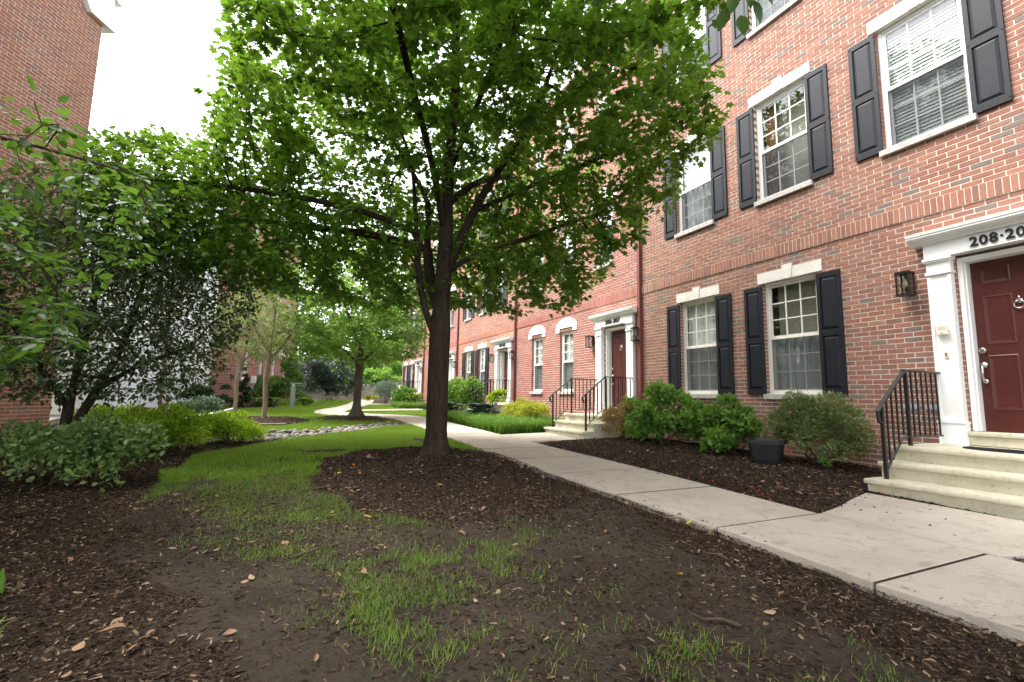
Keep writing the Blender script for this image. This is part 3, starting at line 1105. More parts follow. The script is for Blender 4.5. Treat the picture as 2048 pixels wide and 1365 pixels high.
def shutter(house, u, z0, z1, w):
    key = (round(w, 2), round(z1 - z0, 2))
    H = z1 - z0
    if key not in SHUT:
        mb = MB()
        st = .05
        mid = H * 0.5
        mb.box(0, st, -.03, 0, 0, H)
        mb.box(w - st, w, -.03, 0, 0, H)
        mb.box(st, w - st, -.03, 0, 0, .10)
        mb.box(st, w - st, -.03, 0, H - .08, H)
        mb.box(st, w - st, -.03, 0, mid - .05, mid + .05)
        mb.box(st, w - st, -.010, -.002, .10, mid - .05)
        mb.box(st, w - st, -.010, -.002, mid + .05, H - .08)
        fr_ = mb.mesh('shutter', 'shutter_charcoal')
        ps = []
        for lo, hi in ((.10, mid - .05), (mid + .05, H - .08)):
            p = MB()
            x0, x1, a, c = st + .004, w - st - .004, lo + .004, hi - .004
            i = .038
            b0 = [(x0, -.0102, a), (x1, -.0102, a), (x1, -.0102, c), (x0, -.0102, c)]
            b1 = [(x0 + i, -.026, a + i), (x1 - i, -.026, a + i), (x1 - i, -.026, c - i), (x0 + i, -.026, c - i)]
            p.quad(b1)
            for k in range(4):
                p.quad([b0[k], b0[(k + 1) % 4], b1[(k + 1) % 4], b1[k]])
            ps.append(p.mesh('shutter_panel', 'shutter_charcoal'))
        sc = MB()
        for sx in (.018, w - .018):
            for sz in (.05, mid, H - .04):
                sc.tube([(sx, -.0298, sz), (sx, -.036, sz)], .009, 6)
        SHUT[key] = (fr_, ps, sc.mesh('shutter_screw', 'shutter_charcoal'))
    fr_, ps, sc = SHUT[key]
    o = link('shutter', fr_, house, (u, -.004, z0))
    for p in ps:
        link('shutter_panel', p, o)
    link('shutter_screw', sc, o)
    return o


def font_mesh(txt, size, ext, bold):
    cu = bpy.data.curves.new('digits', 'FONT')
    cu.body = txt
    cu.size = size
    cu.extrude = ext
    cu.offset = bold
    cu.space_character = 1.12
    cu.align_x = 'CENTER'
    cu.align_y = 'CENTER'
    cu.resolution_u = 4
    tmp = bpy.data.objects.new('digits', cu)
    COL.objects.link(tmp)
    dg = bpy.context.evaluated_depsgraph_get()
    me = bpy.data.meshes.new_from_object(tmp.evaluated_get(dg))
    bpy.data.objects.remove(tmp)
    bpy.data.curves.remove(cu)
    return me


def doorway(house, uc, zl, txt, fine=True, door='door_red'):
    """classical white surround, panelled door; zl is the landing height"""
    zt = 2.80                                  # top of the opening
    su = empty('door_surround', (0, 0, 0), 0, house)
    for sg in (-1, 1):           # pilasters: plinth, shaft with raised stiles, necking, capital
        s = MB()
        a, c = sorted((uc + sg * .49, uc + sg * .725))
        s.box(a - .012, c + .012, -.125, -.002, zl, zl + .25)
        s.box(a - .018, c + .018, -.135, -.002, zl + .25, zl + .28)
        s.box(a, c, -.095, -.002, zl + .28, 2.62)
        s.box(a, a + .035, -.108, -.0955, zl + .30, 2.60)
        s.box(c - .035, c, -.108, -.0955, zl + .30, 2.60)
        s.box(a - .014, c + .014, -.122, -.002, 2.62, 2.66)
        s.box(a - .002, c + .002, -.102, -.002, 2.66, 2.78)
        s.box(a - .016, c + .016, -.128, -.002, 2.78, 2.80)
        s.box(a - .026, c + .026, -.140, -.002, 2.80, 2.835)
        s.build('pilaster', 'white_paint', su, bevel=.004)
    s = MB()
    a, c = uc - .735, uc + .735
    s.box(a, c, -.118, -.002, 2.836, 3.02)
    prof = [(-.118, 3.021), (-.15, 3.021), (-.155, 3.04), (-.175, 3.052), (-.215, 3.075), (-.235, 3.10), (-.235, 3.125), (-.245, 3.128), (-.245, 3.15), (-.002, 3.165), (-.002, 3.021)]
    s.prismx(prof, a - .125, c + .125)
    s.build('cornice', 'white_paint', su)
    me = font_mesh(txt, .155, .008, .0035)
    me.materials.clear()
    me.materials.append(MATS['black_iron'])
    o = link('house_number', me, su, (uc, -.127, 2.925))
    o.rotation_euler = (math.pi / 2, 0, 0)
    # casing in the opening
    s = MB()
    for x0, x1 in ((uc - .468, uc - .418), (uc + .418, uc + .468)):
        s.box(x0, x1, .02, .20, zl + .17, zt)
    s.box(uc - .418, uc + .418, .02, .20, zt - .06, zt)
    for x0, x1 in ((uc - .418, uc - .400), (uc + .400, uc + .418)):
        s.box(x0, x1, .06, .20, zl + .17, zt - .06)
    s.build('door_casing', 'white_paint', su, bevel=.004)
    s = MB()
    s.box(uc - .48, uc + .48, -.06, .22, zl + .005, zl + .115)
    s.box(uc - .49, uc + .49, -.09, .22, zl + .116, zl + .165)
    s.build('door_sill', 'step_paint', su, bevel=.012)
    # door leaf with six panels
    zb = zl + .17
    z1 = zt - .062
    s = MB()
    s.box(uc - .399, uc + .399, .16, .20, zb, z1)
    H = z1 - zb
    dl = s.build('door', door, house)
    rows = [(.12, .44), (.50, .79), (.86, .96)] if True else []
    for lo, hi in rows:
        for sg in (-1, 1):
            p = MB()
            x0, x1 = sorted((uc + sg * .055, uc + sg * .32))
            a, c = zb + lo * H, zb + hi * H
            i = .022
            b0 = [(x0, .1595, a), (x1, .1595, a), (x1, .1595, c), (x0, .1595, c)]
            b1 = [(x0 + i * .5, .151, a + i * .5), (x1 - i * .5, .151, a + i * .5), (x1 - i * .5, .151, c - i * .5), (x0 + i * .5, .151, c - i * .5)]
            b2 = [(x0 + i * 2, .157, a + i * 2), (x1 - i * 2, .157, a + i * 2), (x1 - i * 2, .157, c - i * 2), (x0 + i * 2, .157, c - i * 2)]
            for q0, q1 in ((b0, b1), (b1, b2)):
                for k in range(4):
                    p.quad([q0[k], q0[(k + 1) % 4], q1[(k + 1) % 4], q1[k]])
            p.quad(b2)
            p.build('door_panel', door, dl)
    hx = uc - .355
    k = MB()
    k.tube([(hx, .16, zb + .95), (hx, .135, zb + .95), (hx, .13, zb + .95)], [.033, .033, .026], 14)
    k.tube([(hx, .13, zb + .95), (hx, .118, zb + .95)], [.014, .012], 10)
    k.build('deadbolt', 'nickel', dl, smooth=False)
    k = MB()
    k.tube([(hx, .16, zb + .78), (hx, .14, zb + .78)], [.036, .033], 14)
    k.tube([(hx, .145, zb + .775), (hx, .105, zb + .765), (hx, .088, zb + .71), (hx, .09, zb + .65), (hx, .11, zb + .60), (hx, .145, zb + .585)], [.013, .013, .012, .012, .012, .013], 8)
    k.tube([(hx, .16, zb + .585), (hx, .14, zb + .585)], [.028, .026], 12)
    k.build('door_handle', 'nickel', dl, smooth=True)
    k = MB()
    kz = zb + 1.50
    k.tube([(uc, .16, kz), (uc, .145, kz)], [.035, .028], 12)
    k.tube([(uc + .045 * math.sin(an), .138, kz - .045 + .045 * math.cos(an)) for an in np.linspace(0.2, 2 * math.pi - .2, 14)], .008, 6)
    k.tube([(uc, .15, kz + .02), (uc, .15, kz + .06)], [.018, .006], 8)
    k.build('door_knocker', 'nickel', dl, smooth=True)


def lantern(x, y, z, label, wall_n=(-1, 0)):
    """box wall lantern; local -y points away from the wall"""
    rz = math.atan2(wall_n[1], wall_n[0]) + math.pi / 2
    e = empty('wall_lantern', (x, y, z), rz)
    tag(e, label, 'wall lamp', 'black box lanterns beside the doors')
    m = MB()
    m.box(-.05, .05, -.022, -.001, -.10, .17)
    m.build('back_plate', 'black_iron', e, bevel=.003)
    m = MB()
    w = .068
    y0, y1 = -.055, -.19
    for sx in (-w, w):
        for sy in (y0, y1):
            m.box(sx - .008, sx + .008, sy - .008, sy + .008, -.15, .12)
    m.box(-w - .012, w + .012, y1 - .012, y0 + .012, .1205, .140)
    m.box(-w - .004, w + .004, y1 - .004, y0 + .004, .1405, .150)
    m.box(-w - .012, w + .012, y1 - .012, y0 + .012, -.170, -.1505)
    m.box(-.02, .02, y0 + .0125, -.0225, .125, .16)
    m.build('cage', 'black_iron', e)
    g = MB()
    yc = (y0 + y1) / 2
    for sx in (-w, w):
        g.quad([(sx, y0 - .009, -.149), (sx, y1 + .009, -.149), (sx, y1 + .009, .119), (sx, y0 - .009, .119)])
    g.quad([(-w + .009, y1, -.149), (w - .009, y1, -.149), (w - .009, y1, .119), (-w + .009, y1, .119)])
    g.build('glass', 'window_glass', e)
    g = MB()
    g.tube([(0, yc, .119), (0, yc, .07), (0, yc, .06)], [.013, .013, .013], 8)
    g.build('socket', 'black_iron', e)
    g = MB()
    g.tube([(0, yc, .06), (0, yc, .04), (0, yc, -.01), (0, yc, -.045), (0, yc, -.06)], [.012, .018, .030, .024, .006], 12)
    g.build('bulb', 'bulb_glass', e, smooth=True)
    return e


def downspout(y, z0, z1, label):
    e = empty('downspout', (D, y, z0))
    tag(e, label, 'downspout', 'maroon downspouts between the row houses')
    m = MB()
    m.box(-.085, -.012, -.045, .045, 0.12, z1 - z0)
    m.prism([(-.085, .12), (-.012, .12), (-.06, 0.02), (-.16, -.02), (-.17, .03), (-.10, .05)], -.044, .044)
    m.build('pipe', 'gutter_maroon', e)
    for z in np.arange(1.2, z1 - z0, 2.4):
        s = MB()
        s.box(-.090, -.004, -.052, .052, z, z + .03)
        s.build('pipe_strap', 'gutter_maroon', e)
    return e


def steps(yc, zg, zl, label):
    """three cream steps with bullnosed treads; yc centre along the facade"""
    e = empty('front_steps', (D, yc, 0))
    tag(e, label, 'steps', 'cream concrete front steps')
    hw = .84
    xs = [(-1.57, zg + (zl - zg) / 3), (-1.28, zg + 2 * (zl - zg) / 3), (-.99, zl)]
    prev = zg - .3
    for i, (x, z) in enumerate(xs):
        s = MB()
        s.box(x + .035, -.004, -hw + .02, hw - .02, prev, z - .055)
        s.build('step_riser', 'step_paint', e)
        s = MB()
        x1 = -.004 if i == 2 else xs[i + 1][0] + .0345
        s.box(x - .012, x1, -hw, hw, z - .0545, z)
        s.build('step_tread', 'step_paint', e, bevel=.020)
        prev = z - .0545
    rs = random.Random(int(yc * 100))
    for px, z, run in ((-1.40, xs[0][1], True), (-.86, zl, True), (-.06, zl, False)):
        for sg in (-1, 1):
            s = MB()
            ring_ = [(px + (.035 + rs.uniform(0, .035)) * math.cos(a_), sg * .70 + (.035 + rs.uniform(0, .03)) * math.sin(a_), z + .0015) for a_ in np.linspace(0, 2 * math.pi, 15)[:-1]]
            s.quad(ring_)
            if run and px < -1:
                y_ = sg * .70
                s.quad([(xs[0][0] + .0335, y_ - .025, zg - .0), (xs[0][0] + .0335, y_ + .02, zg - .0), (xs[0][0] + .0335, y_ + .03, xs[0][1] - .056), (xs[0][0] + .0335, y_ - .02, xs[0][1] - .056)])
            s.build('rust_stain', 'rust_stain', e)
    return e


def railing(yr, zg, zl, label, near=True):
    """iron handrail: raking run up the steps, then level to the wall"""
    e = empty('stair_railing', (D, yr, 0))
    tag(e, label, 'railing', 'black iron stair railings')
    p0, p1, p2 = -1.40, -.86, -.06
    zt1 = zg + (zl - zg) / 3
    h = .86
    zA, zB = zt1 + .80, zl + h
    for x, zb, zt in ((p0, zt1, zA - .02), (p1, zl, zB - .02), (p2, zl, zB - .02)):
        m = MB()
        m.bar((x, 0, zb), (x, 0, zt), .034)
        m.build('post', 'black_iron', e)
    m = MB()
    sl = (zB - zA) / (p1 - p0)
    m.bar((p0 - .02, 0, zA - sl * .02), (p1 - .03, 0, zB - .012), .044, .022)
    m.bar((p1 - .045, 0, zB - .002), (p2 + .03, 0, zB - .002), .044, .022)
    xe = p0 - .02
    m.bar((xe, 0, zA - sl * .02), (xe - .075, 0, zA - sl * .095 - .01), .044, .022)
    m.bar((xe - .07, 0, zA - sl * .095 + .002), (xe - .045, 0, zA - sl * .095 - .12), .040, .022)
    m.bar((xe - .05, 0, zA - sl * .095 - .115), (xe + .015, 0, zA - sl * .095 - .135), .036, .018)
    m.build('handrail', 'black_iron', e, bevel=.004)
    m = MB()
    zlo = zt1 + .09
    zhi = zl + .10
    m.bar((p0 + .018, 0, zlo + .015), (p1 - .14, 0, zhi), .024, .014)
    m.bar((p1 - .145, 0, zhi), (p2 - .018, 0, zhi), .024, .014)
    m.build('bottom_rail', 'black_iron', e)
    for x in np.arange(p0 + .10, p1 - .05, .105):
        t_ = (x - p0) / (p1 - p0)
        zb = zlo + .02 + (zhi - zlo) * min(1, (x - p0) / (p1 - .14 - p0))
        m = MB()
        m.bar((x, 0, zb), (x, 0, zA + (zB - zA) * t_ - .014), .017)
        m.build('baluster', 'black_iron', e)
    for x in np.arange(p1 + .115, p2 - .03, .115):
        m = MB()
        m.bar((x, 0, zhi + .008), (x, 0, zB - .014), .017)
        m.build('baluster', 'black_iron', e)
    return e


CAMLOC = (0, 0, CAM_Z)
ZTOP = 10.75


def row_house(ymax, ymin, style, spec, pal, num, label, single=0, band=True, dz=0.0, fine=False, lower=None, upper=None, ddoor='door_red', backs=None, landing=.5, zbase=-.15, nums=True):
    h = empty('row_house', (D, ymax, 0), -math.pi / 2)
    tag(h, label, 'house', 'brick row houses along the path')
    W = ymax - ymin
    ops = []
    wins = []
    for lev, cols in ((0, lower), (1, upper), (2, upper)):
        for (ya, yb) in cols:
            u0, u1 = ymax - ya, ymax - yb
            if style == 'shutter':
                z0, z1 = ((1.17, 3.01), (4.50, 6.35), (7.76, 9.61))[lev]
            else:
                z0, z1 = ((1.20, 2.98), (4.50, 6.22), (7.66, 9.61))[lev]
            z0, z1 = snapz(z0), snapz(z1)
            ops.append((u0, u1, z0, z1))
            wins.append((u0, u1, z0, z1, lev))
    uc = ymax - num[0]
    ops.append((uc - .47, uc + .47, snapz(landing) - .02, snapz(2.80)))
    brick_wall(h, W, zbase, ZTOP, ops, pal, single, CAMLOC, band)
    for i, (u0, u1, z0, z1, lev) in enumerate(wins):
        bk = (backs or {}).get(i, 'blind')
        window(h, u0, u1, z0, z1, (3, 3) if style == 'shutter' else (2, 3), fine, bk, frame='cream_frame' if (style == 'shutter' and lev == 0 and fine) else 'white_paint', low_grid=not (style == 'arch'))
        if style == 'shutter':
            lintel(h, u0, u1, z1)
            sw = .345
            shutter(h, u0 - sw, z0 - .01, z1 - .04, sw)
            shutter(h, u1, z0 - .01, z1 - .04, sw)
        else:
            arch(h, u0, u1, z1)
            if lev == 2:
                m = MB()
                a, c = u0 - .12, u1 + .12
                m.bar((a, -.14, z0 + .75), (c, -.14, z0 + .75), .03)
                m.bar((a, -.14, z0 + .06), (c, -.14, z0 + .06), .025)
                for x in np.arange(a, c + .01, .095):
                    m.bar((x, -.14, z0 + .06), (x, -.14, z0 + .75), .014)
                for x in (a, c):
                    m.bar((x, -.14, z0 + .75), (x, 0, z0 + .75), .025)
                    m.bar((x, -.14, z0 + .06), (x, 0, z0 + .06), .025)
                m.build('balcony_rail', 'black_iron', h)
    doorway(h, uc, landing, num[1], fine, ddoor)
    m = MB()
    prof = [(.05, ZTOP + .001), (-.05, ZTOP + .001), (-.06, ZTOP + .12), (-.14, ZTOP + .18), (-.20, ZTOP + .30), (-.20, ZTOP + .38), (.4, ZTOP + .38), (.4, ZTOP + .001)]
    m.prismx(prof, 0, W)
    m.build('roof_cornice', 'white_paint', h)
    m = MB()
    m.box(0.02, W - .02, .42, 8.9, -.3, ZTOP + .02)
    m.build('house_core', 'mortar', h)
    m = MB()
    m.box(0, W, .41, 9, ZTOP + .021, ZTOP + .37)
    m.build('roof', 'roof_shingle', h)
    return h


H208 = row_house(8.364, -0.6, 'shutter', None, RED, (2.22, '208·209'), 'nearest brick row house with charcoal shutters, numbered 208, at the right', 300, 'single', fine=True,
                 lower=[(7.176, 6.259), (5.284, 4.358)], upper=[(7.200, 6.262), (5.300, 4.355), (3.343, 2.385)], landing=.54,
                 backs={0: 'sheer', 1: 'lower_sheer', 2: 'sheer', 3: 'brown', 4: 'blind', 5: 'sheer', 6: 'sheer', 7: 'blind'})
H206 = row_house(14.93, 8.367, 'arch', None, PINK, (9.275, '206·207'), 'red brick row house with white arched window hoods, numbered 206', 120, True, fine=False,
                 lower=[(13.72, 13.00), (11.945, 11.225)], upper=[(13.74, 13.02), (11.98, 11.25), (10.12, 9.39)], landing=.64)
H204 = row_house(21.20, 14.933, 'shutter', None, ORNG, (15.84, '204·205'), 'orange brick row house with black shutters, numbered 204, behind the tree', 0, True,
                 lower=[(20.15, 19.35), (18.50, 17.72)], upper=[(20.28, 19.50), (18.48, 17.72), (16.84, 16.06)], landing=.75)
H202 = row_house(27.22, 21.203, 'arch', None, PINK, (22.10, '202·203'), 'narrow-fronted red brick row house with a white door, numbered 202', 0, True,
                 lower=[(26.0, 25.28), (24.5, 23.78)], upper=[(26.0, 25.28), (24.3, 23.58), (22.75, 22.03)], landing=.86, ddoor='white_paint')
H200 = row_house(32.95, 27.223, 'shutter', None, RED, (28.12, '200·201'), 'farthest red brick row house with shutters at the end of the row, numbered 200', 0, True,
                 lower=[(32.25, 31.5), (30.6, 29.85)], upper=[(32.2, 31.45), (30.6, 29.85), (29.0, 28.25)], landing=.97, ddoor='white_paint')
DOORS = [(2.22, .03, .54, 'the nearest door'), (9.275, .14, .64, 'the second door, right of the arched windows'), (15.84, .26, .75, 'the third door, behind the leafy bush'), (22.10, .37, .86, 'the white fourth door'), (28.12, .48, .97, 'the last door, at the far end')]
for k_, (yc, zg_, zl_, nm) in enumerate(DOORS):
    if k_ != 3:
        steps(yc, zg_, zl_, 'cream painted concrete steps up to ' + nm)
    if k_ == 0:
        railing(yc + .70, zg_, zl_, 'black iron stair railing on the nearest steps at the right edge')
    elif k_ != 3:
        railing(yc + .70, zg_, zl_, 'farther black railing of the pair up to ' + nm)
        railing(yc - .70, zg_, zl_, 'closer black railing of the pair up to ' + nm)
    if k_:
        lantern(D, yc + .98, 2.52, 'black box lantern on the left of ' + nm)
        lantern(D, yc - .84, 2.52, 'black box lantern on the right of ' + nm)
lantern(D, 3.17, 2.58, 'black box wall lantern with a clear bulb beside the nearest doorway')
downspout(8.366, .25, ZTOP, 'maroon downspout right of the second door, nearest of the downspouts')
downspout(14.93, .35, ZTOP, 'maroon downspout between the arched windows and the third door')
downspout(21.20, .45, ZTOP, 'maroon downspout just right of the big tree trunk, beside the white fourth door')
downspout(27.22, .55, ZTOP, 'farthest maroon downspout, partly behind the big tree trunk')

# small fittings by the nearest door
e = empty('intercom_box', (D - .11, 2.22 + .61, 1.92))
tag(e, 'small cream intercom box on the white pilaster of the nearest doorway', 'intercom')
m = MB(); m.box(-.035, 0, -.055, .055, -.06, .06); m.build('case', 'plastic_cream', e, bevel=.006)
m = MB()
for k in range(4):
    m.box(-.0375, -.0352, -.035, .035, .005 + k * .011, .010 + k * .011)
m.build('speaker_grille', 'limestone', e)
m = MB(); m.box(-.038, -.0352, -.01, .01, -.045, -.03); m.build('button', 'vent_grey', e)
e = empty('doorbell', (D - .096, 2.22 + .60, 1.62))
tag(e, 'narrow doorbell button below the cream intercom box', 'doorbell')
m = MB(); m.box(-.014, 0, -.02, .02, -.045, .045); m.build('plate', 'plastic_cream', e, bevel=.004)
m = MB(); m.box(-.022, -.0145, -.009, .009, -.02, .02); m.build('button', 'dry_leaf_tan', e, bevel=.003)
for k, y in enumerate((3.28, 3.02)):
    e = empty('wall_vent', (D, y, 0.98 - .0))
    tag(e, ('grey wall vent set in the brick behind the nearest railing, left of two', 'grey wall vent set in the brick behind the nearest railing, right of two')[k], 'vent', 'grey vents behind the nearest railing')
    m = MB(); m.box(-.012, .0, -.10, .10, -.03, .03); m.build('frame', 'vent_grey', e)
    m = MB()
    for j in range(7):
        m.box(-.016, -.0125, -.085 + j * .025, -.072 + j * .025, -.022, .022)
    m.build('louvre', 'vent_grey', e)
e = empty('doormat', (D - .50, 2.12, .541))
tag(e, 'dark half-oval rubber doormat on the nearest landing', 'doormat')
m = MB()
pts = [(-.26 * math.sin(a), .47 * math.cos(a)) for a in np.linspace(0, math.pi, 20)]
poly = [(.14, .47), (.14, -.47)] + pts[::-1]
i0 = len(m.v)
m.v += [(p[0], p[1], .012) for p in poly] + [(p[0], p[1], 0) for p in poly]
n = len(poly)
m.f.append(tuple(range(n))); m.m.append(0)
for k in range(n):
    m.f.append((k, n + k, n + (k + 1) % n, (k + 1) % n)); m.m.append(0)
m.build('rubber_sheet', 'rubber_mat', e)
m = MB()
for sc_ in (.9, .6, .3):
    q_ = [(.14 + (p[0] - .14) * sc_, p[1] * sc_, .0145) for p in pts]
    m.tube(q_, .004, 5)
m.build('mat_ribs', 'rubber_mat', e)

# ------------------------------------------------------------------ buildings on the left and far away
LW_DIR = math.radians(26.6)
LW_C = Vector((-4.08, 12.22, 0))
ld = Vector((math.sin(LW_DIR), math.cos(LW_DIR), 0))
lw = empty('brick_building', LW_C - ld * 12, math.pi / 2 - LW_DIR)
tag(lw, 'tall plain brick end wall at the left edge with a white eave return', 'building')
brick_wall(lw, 12.0, -.2, 9.9, [], ORNG, 300, CAMLOC, band=False, right_end=True, flags=lambda x, y: y > 0.25)
m = MB()
m.prism([(11.62, 8.80), (12.22, 8.80), (12.22, 8.90), (12.16, 9.0), (12.10, 9.5), (11.4, 9.70), (11.4, 9.12)], -.10, .8)
m.build('eave_return', 'white_paint', lw)
m = MB()
m.prism([(11.4, 9.703), (12.20, 9.475), (12.28, 9.50), (12.28, 9.56), (11.4, 9.82)], -.14, .85)
m.build('gutter', 'white_paint', lw)
m = MB()
m.prism([(0, 9.91), (11.99, 9.91), (5.5, 13.4)], .05, .35)
m.build('gable', 'mortar', lw)
m = MB()
m.box(.02, 11.95, .4, 8.9, -.2, 9.6)
m.build('building_core', 'mortar', lw)

FW_DIR = math.radians(13.6)
fd = Vector((math.sin(FW_DIR), math.cos(FW_DIR), 0))
fb = empty('brick_building', (-1.97, 24.06, 0), math.pi / 2 - FW_DIR)
tag(fb, 'brick building with white lintels across the courtyard, behind the trees', 'building')
cols = [(.6, 1.4), (2.9, 3.7), (5.2, 6.0), (7.6, 8.4)]
ops = []
for lev in range(3):
    for u0, u1 in cols:
        z0 = (1.6, 4.6, 7.5, 10.2)[lev]
        ops.append((u0, u1, snapz(z0), snapz(z0 + 1.6)))
brick_wall(fb, 10.0, -.1, 9.9, ops, PINK, 0, CAMLOC, band=True, right_end=True)
for (u0, u1, z0, z1) in ops:
    window(fb, u0, u1, z0, z1, (2, 2), False, 'sheer', sill_mat='limestone', screen=False)
    lintel(fb, u0, u1, z1)
m = MB()
m.prismx([(.05, 9.9), (-.06, 9.9), (-.1, 10.05), (-.25, 10.2), (-.25, 10.32), (.4, 10.32), (.4, 9.9)], -.05, 10.1)
m.build('roof_cornice', 'white_paint', fb)
m = MB(); m.box(.02, 9.9, .4, 4, -.2, 9.8); m.build('building_core', 'mortar', fb)
sw2 = empty('side_wall', (-7.995, 0, 0), 0, fb)
sw2.location = (0, 4, 0)
sw2.rotation_euler = (0, 0, -math.pi / 2)
sw2['label'] = 'plain brick end wall facing the holly tree'
brick_wall(sw2, 3.99, -.1, 9.9, [], PINK, 0, CAMLOC, band=False)
e = empty('door_hood', (fb.matrix_basis @ Vector((6.7, 0, 3.1)))[:], math.pi / 2 - FW_DIR)
tag(e, 'small white box hood on the brick wall left of the cone evergreen', 'hood')
m = MB(); m.prismx([(-.001, 0), (-.42, .02), (-.42, .22), (-.30, .42), (-.001, .5)], -.35, .35); m.build('hood_shell', 'white_paint', e)
m = MB(); m.box(-.3, .3, -.2, -.02, -.09, -.002); m.build('bracket', 'white_paint', e)
e = empty('utility_box', (fb.matrix_basis @ Vector((2.1, 0, 1.45)))[:], math.pi / 2 - FW_DIR)
tag(e, 'pale grey utility meter boxes on the far brick wall behind the thin trees', 'meter box')
m = MB(); m.box(-.17, .17, -.16, -.001, 0, .36); m.build('meter_case', 'white_siding', e, bevel=.01)
m = MB(); m.box(-.12, .10, -.12, -.001, -.34, -.01); m.build('lower_case', 'vent_grey', e, bevel=.01)
m = MB(); m.tube([(.02, -.05, -.34), (.02, -.05, -.9)], .025, 8); m.build('conduit', 'vent_grey', e)

ws = empty('white_house', (-16.6, 20.4, 0), math.radians(10))
tag(ws, 'white clapboard house glimpsed behind the dark holly tree', 'house')
m = MB(); m.box(0, 14, .05, 8, -.3, 9.4); m.build('wall', 'white_siding', ws)
bo = MB()
bo.prismx([(.049, 0), (-.012, 0), (.0, .215), (.049, .215)], 0, 14)
bme = bo.mesh('siding_board', 'white_siding')
for k in range(42):
    link('siding_board', bme, ws, (0, 0, .1 + k * .22))
m = MB(); m.prismx([(-.35, 9.40), (8.4, 9.40), (4.0, 10.4)], -.3, 14.3); m.build('roof', 'roof_shingle', ws)
for x in (9.2, 12.4):
    m = MB(); m.box(x, x + .10, -.1, -.02, .2, 9.3); m.build('downpipe', 'gutter_maroon', ws)
m = MB(); m.box(0, 14, -.03, .04, 9.05, 9.38); m.build('trim_board', 'gutter_maroon', ws)
for x, z in ((10.1, 5.0), (12.6, 5.0), (7.0, 5.0)):
    m = MB()
    ring(m, x, x + .95, z, z + 1.5, .09, -.05, .03)
    m.box(x + .09, x + .86, -.04, .02, z + .72, z + .78)
    f_ = m.build('window', 'white_paint', ws)
    for z0, z1 in ((z + .09, z + .72), (z + .78, z + 1.41)):
        m = MB(); m.quad([(x + .09, -.02, z0), (x + .86, -.02, z0), (x + .86, -.02, z1), (x + .09, -.02, z1)]); m.build('pane', 'car_glass', f_)
ws2 = empty('low_garage', (-9.6, 15.6, .25), math.radians(20))
tag(ws2, 'low white garage front seen through the holly branches', 'garage')
m = MB(); m.box(0, 5.2, .05, 4, -.3, 2.6); m.build('wall', 'white_siding', ws2)
m = MB()
for k in range(4):
    m.box(.5, 4.4, .0, .045, .05 + k * .53, .05 + k * .53 + .515)
m.build('garage_door', 'white_paint', ws2, bevel=.01)
m = MB(); m.box(-.2, 5.4, -.3, 4.2, 2.601, 2.8); m.build('roof', 'roof_shingle', ws2)

# white bent pipe and post on the edge of the bed, small timber edging
e = empty('white_drain_pipe', (-1.9, 13.2, .3))
tag(e, 'bent white drain pipe running down over the ivy at the left', 'pipe')
m = MB()
m.tube([(-.62, .1, .0), (-.35, .1, .01), (-.1, .15, .07), (.2, .25, .14), (.45, .4, .19), (.75, .6, .28)], .032, 10)
m.build('pipe', 'white_paint', e, smooth=True)
m = MB(); m.tube([(-.66, .1, .0), (-.60, .1, .0)], .042, 10); m.build('pipe_collar', 'white_paint', e)
e = empty('white_post', (-2.42, 12.3, .12))
tag(e, 'thin white marker post beside the yellow-green shrubs', 'post')
m = MB(); m.box(-.018, .018, -.018, .018, 0, .70); m.build('post', 'white_paint', e, bevel=.005)
m = MB(); m.prism([(-.022, .7005), (.022, .7005), (0, .73)], -.022, .022); m.build('cap', 'white_paint', e)
e = empty('timber_edging', (-.55, 13.1, float(gz(-.55, 13.1))), math.radians(6))
tag(e, 'weathered timber lying at the front of the mulch ring', 'timber')
m = MB(); m.box(-.65, .65, -.06, .06, -.03, .07); m.build('beam', 'timber', e, bevel=.012)

# bollard light
e = empty('bollard_light', (.34, 23.2, float(gz(.34, 23.2))), math.radians(-20))
tag(e, 'grey-green bollard light with a flat cap by the far lawn', 'bollard')
m = MB(); m.tube([(0, 0, -.05), (0, 0, .98)], .10, 14); m.build('post', 'bollard_green', e, smooth=False)
m = MB(); m.tube([(0, 0, .98), (0, 0, 1.02), (0, 0, 1.08)], [.07, .07, .07], 12); m.build('lens', 'blind_white', e)
m = MB(); m.box(-.12, .36, -.13, .13, 1.08, 1.12); m.build('cap', 'bollard_green', e, bevel=.01)

# stone retaining wall at the far end
sw_ = empty('stone_wall', (1.0, 36.7, .55), math.radians(6))
tag(sw_, 'grey block retaining wall at the far end of the path', 'wall')
for r in range(6):
    x = -.25 * (r % 2)
    while x < 6.2:
        w = random.uniform(.38, .62)
        m = MB()
        m.box(0, w - .012, 0, .3, 0, .168)
        link('stone_block', m.mesh('stone_block', BLOCK[random.randrange(3)], bevel=.018), sw_, (x, random.uniform(-.02, .02) + .03 * r, r * .18))
        x += w
m = MB(); m.box(-.2, 6.2, .22, .6, -.2, 1.04); m.build('wall_core', 'mortar', sw_)

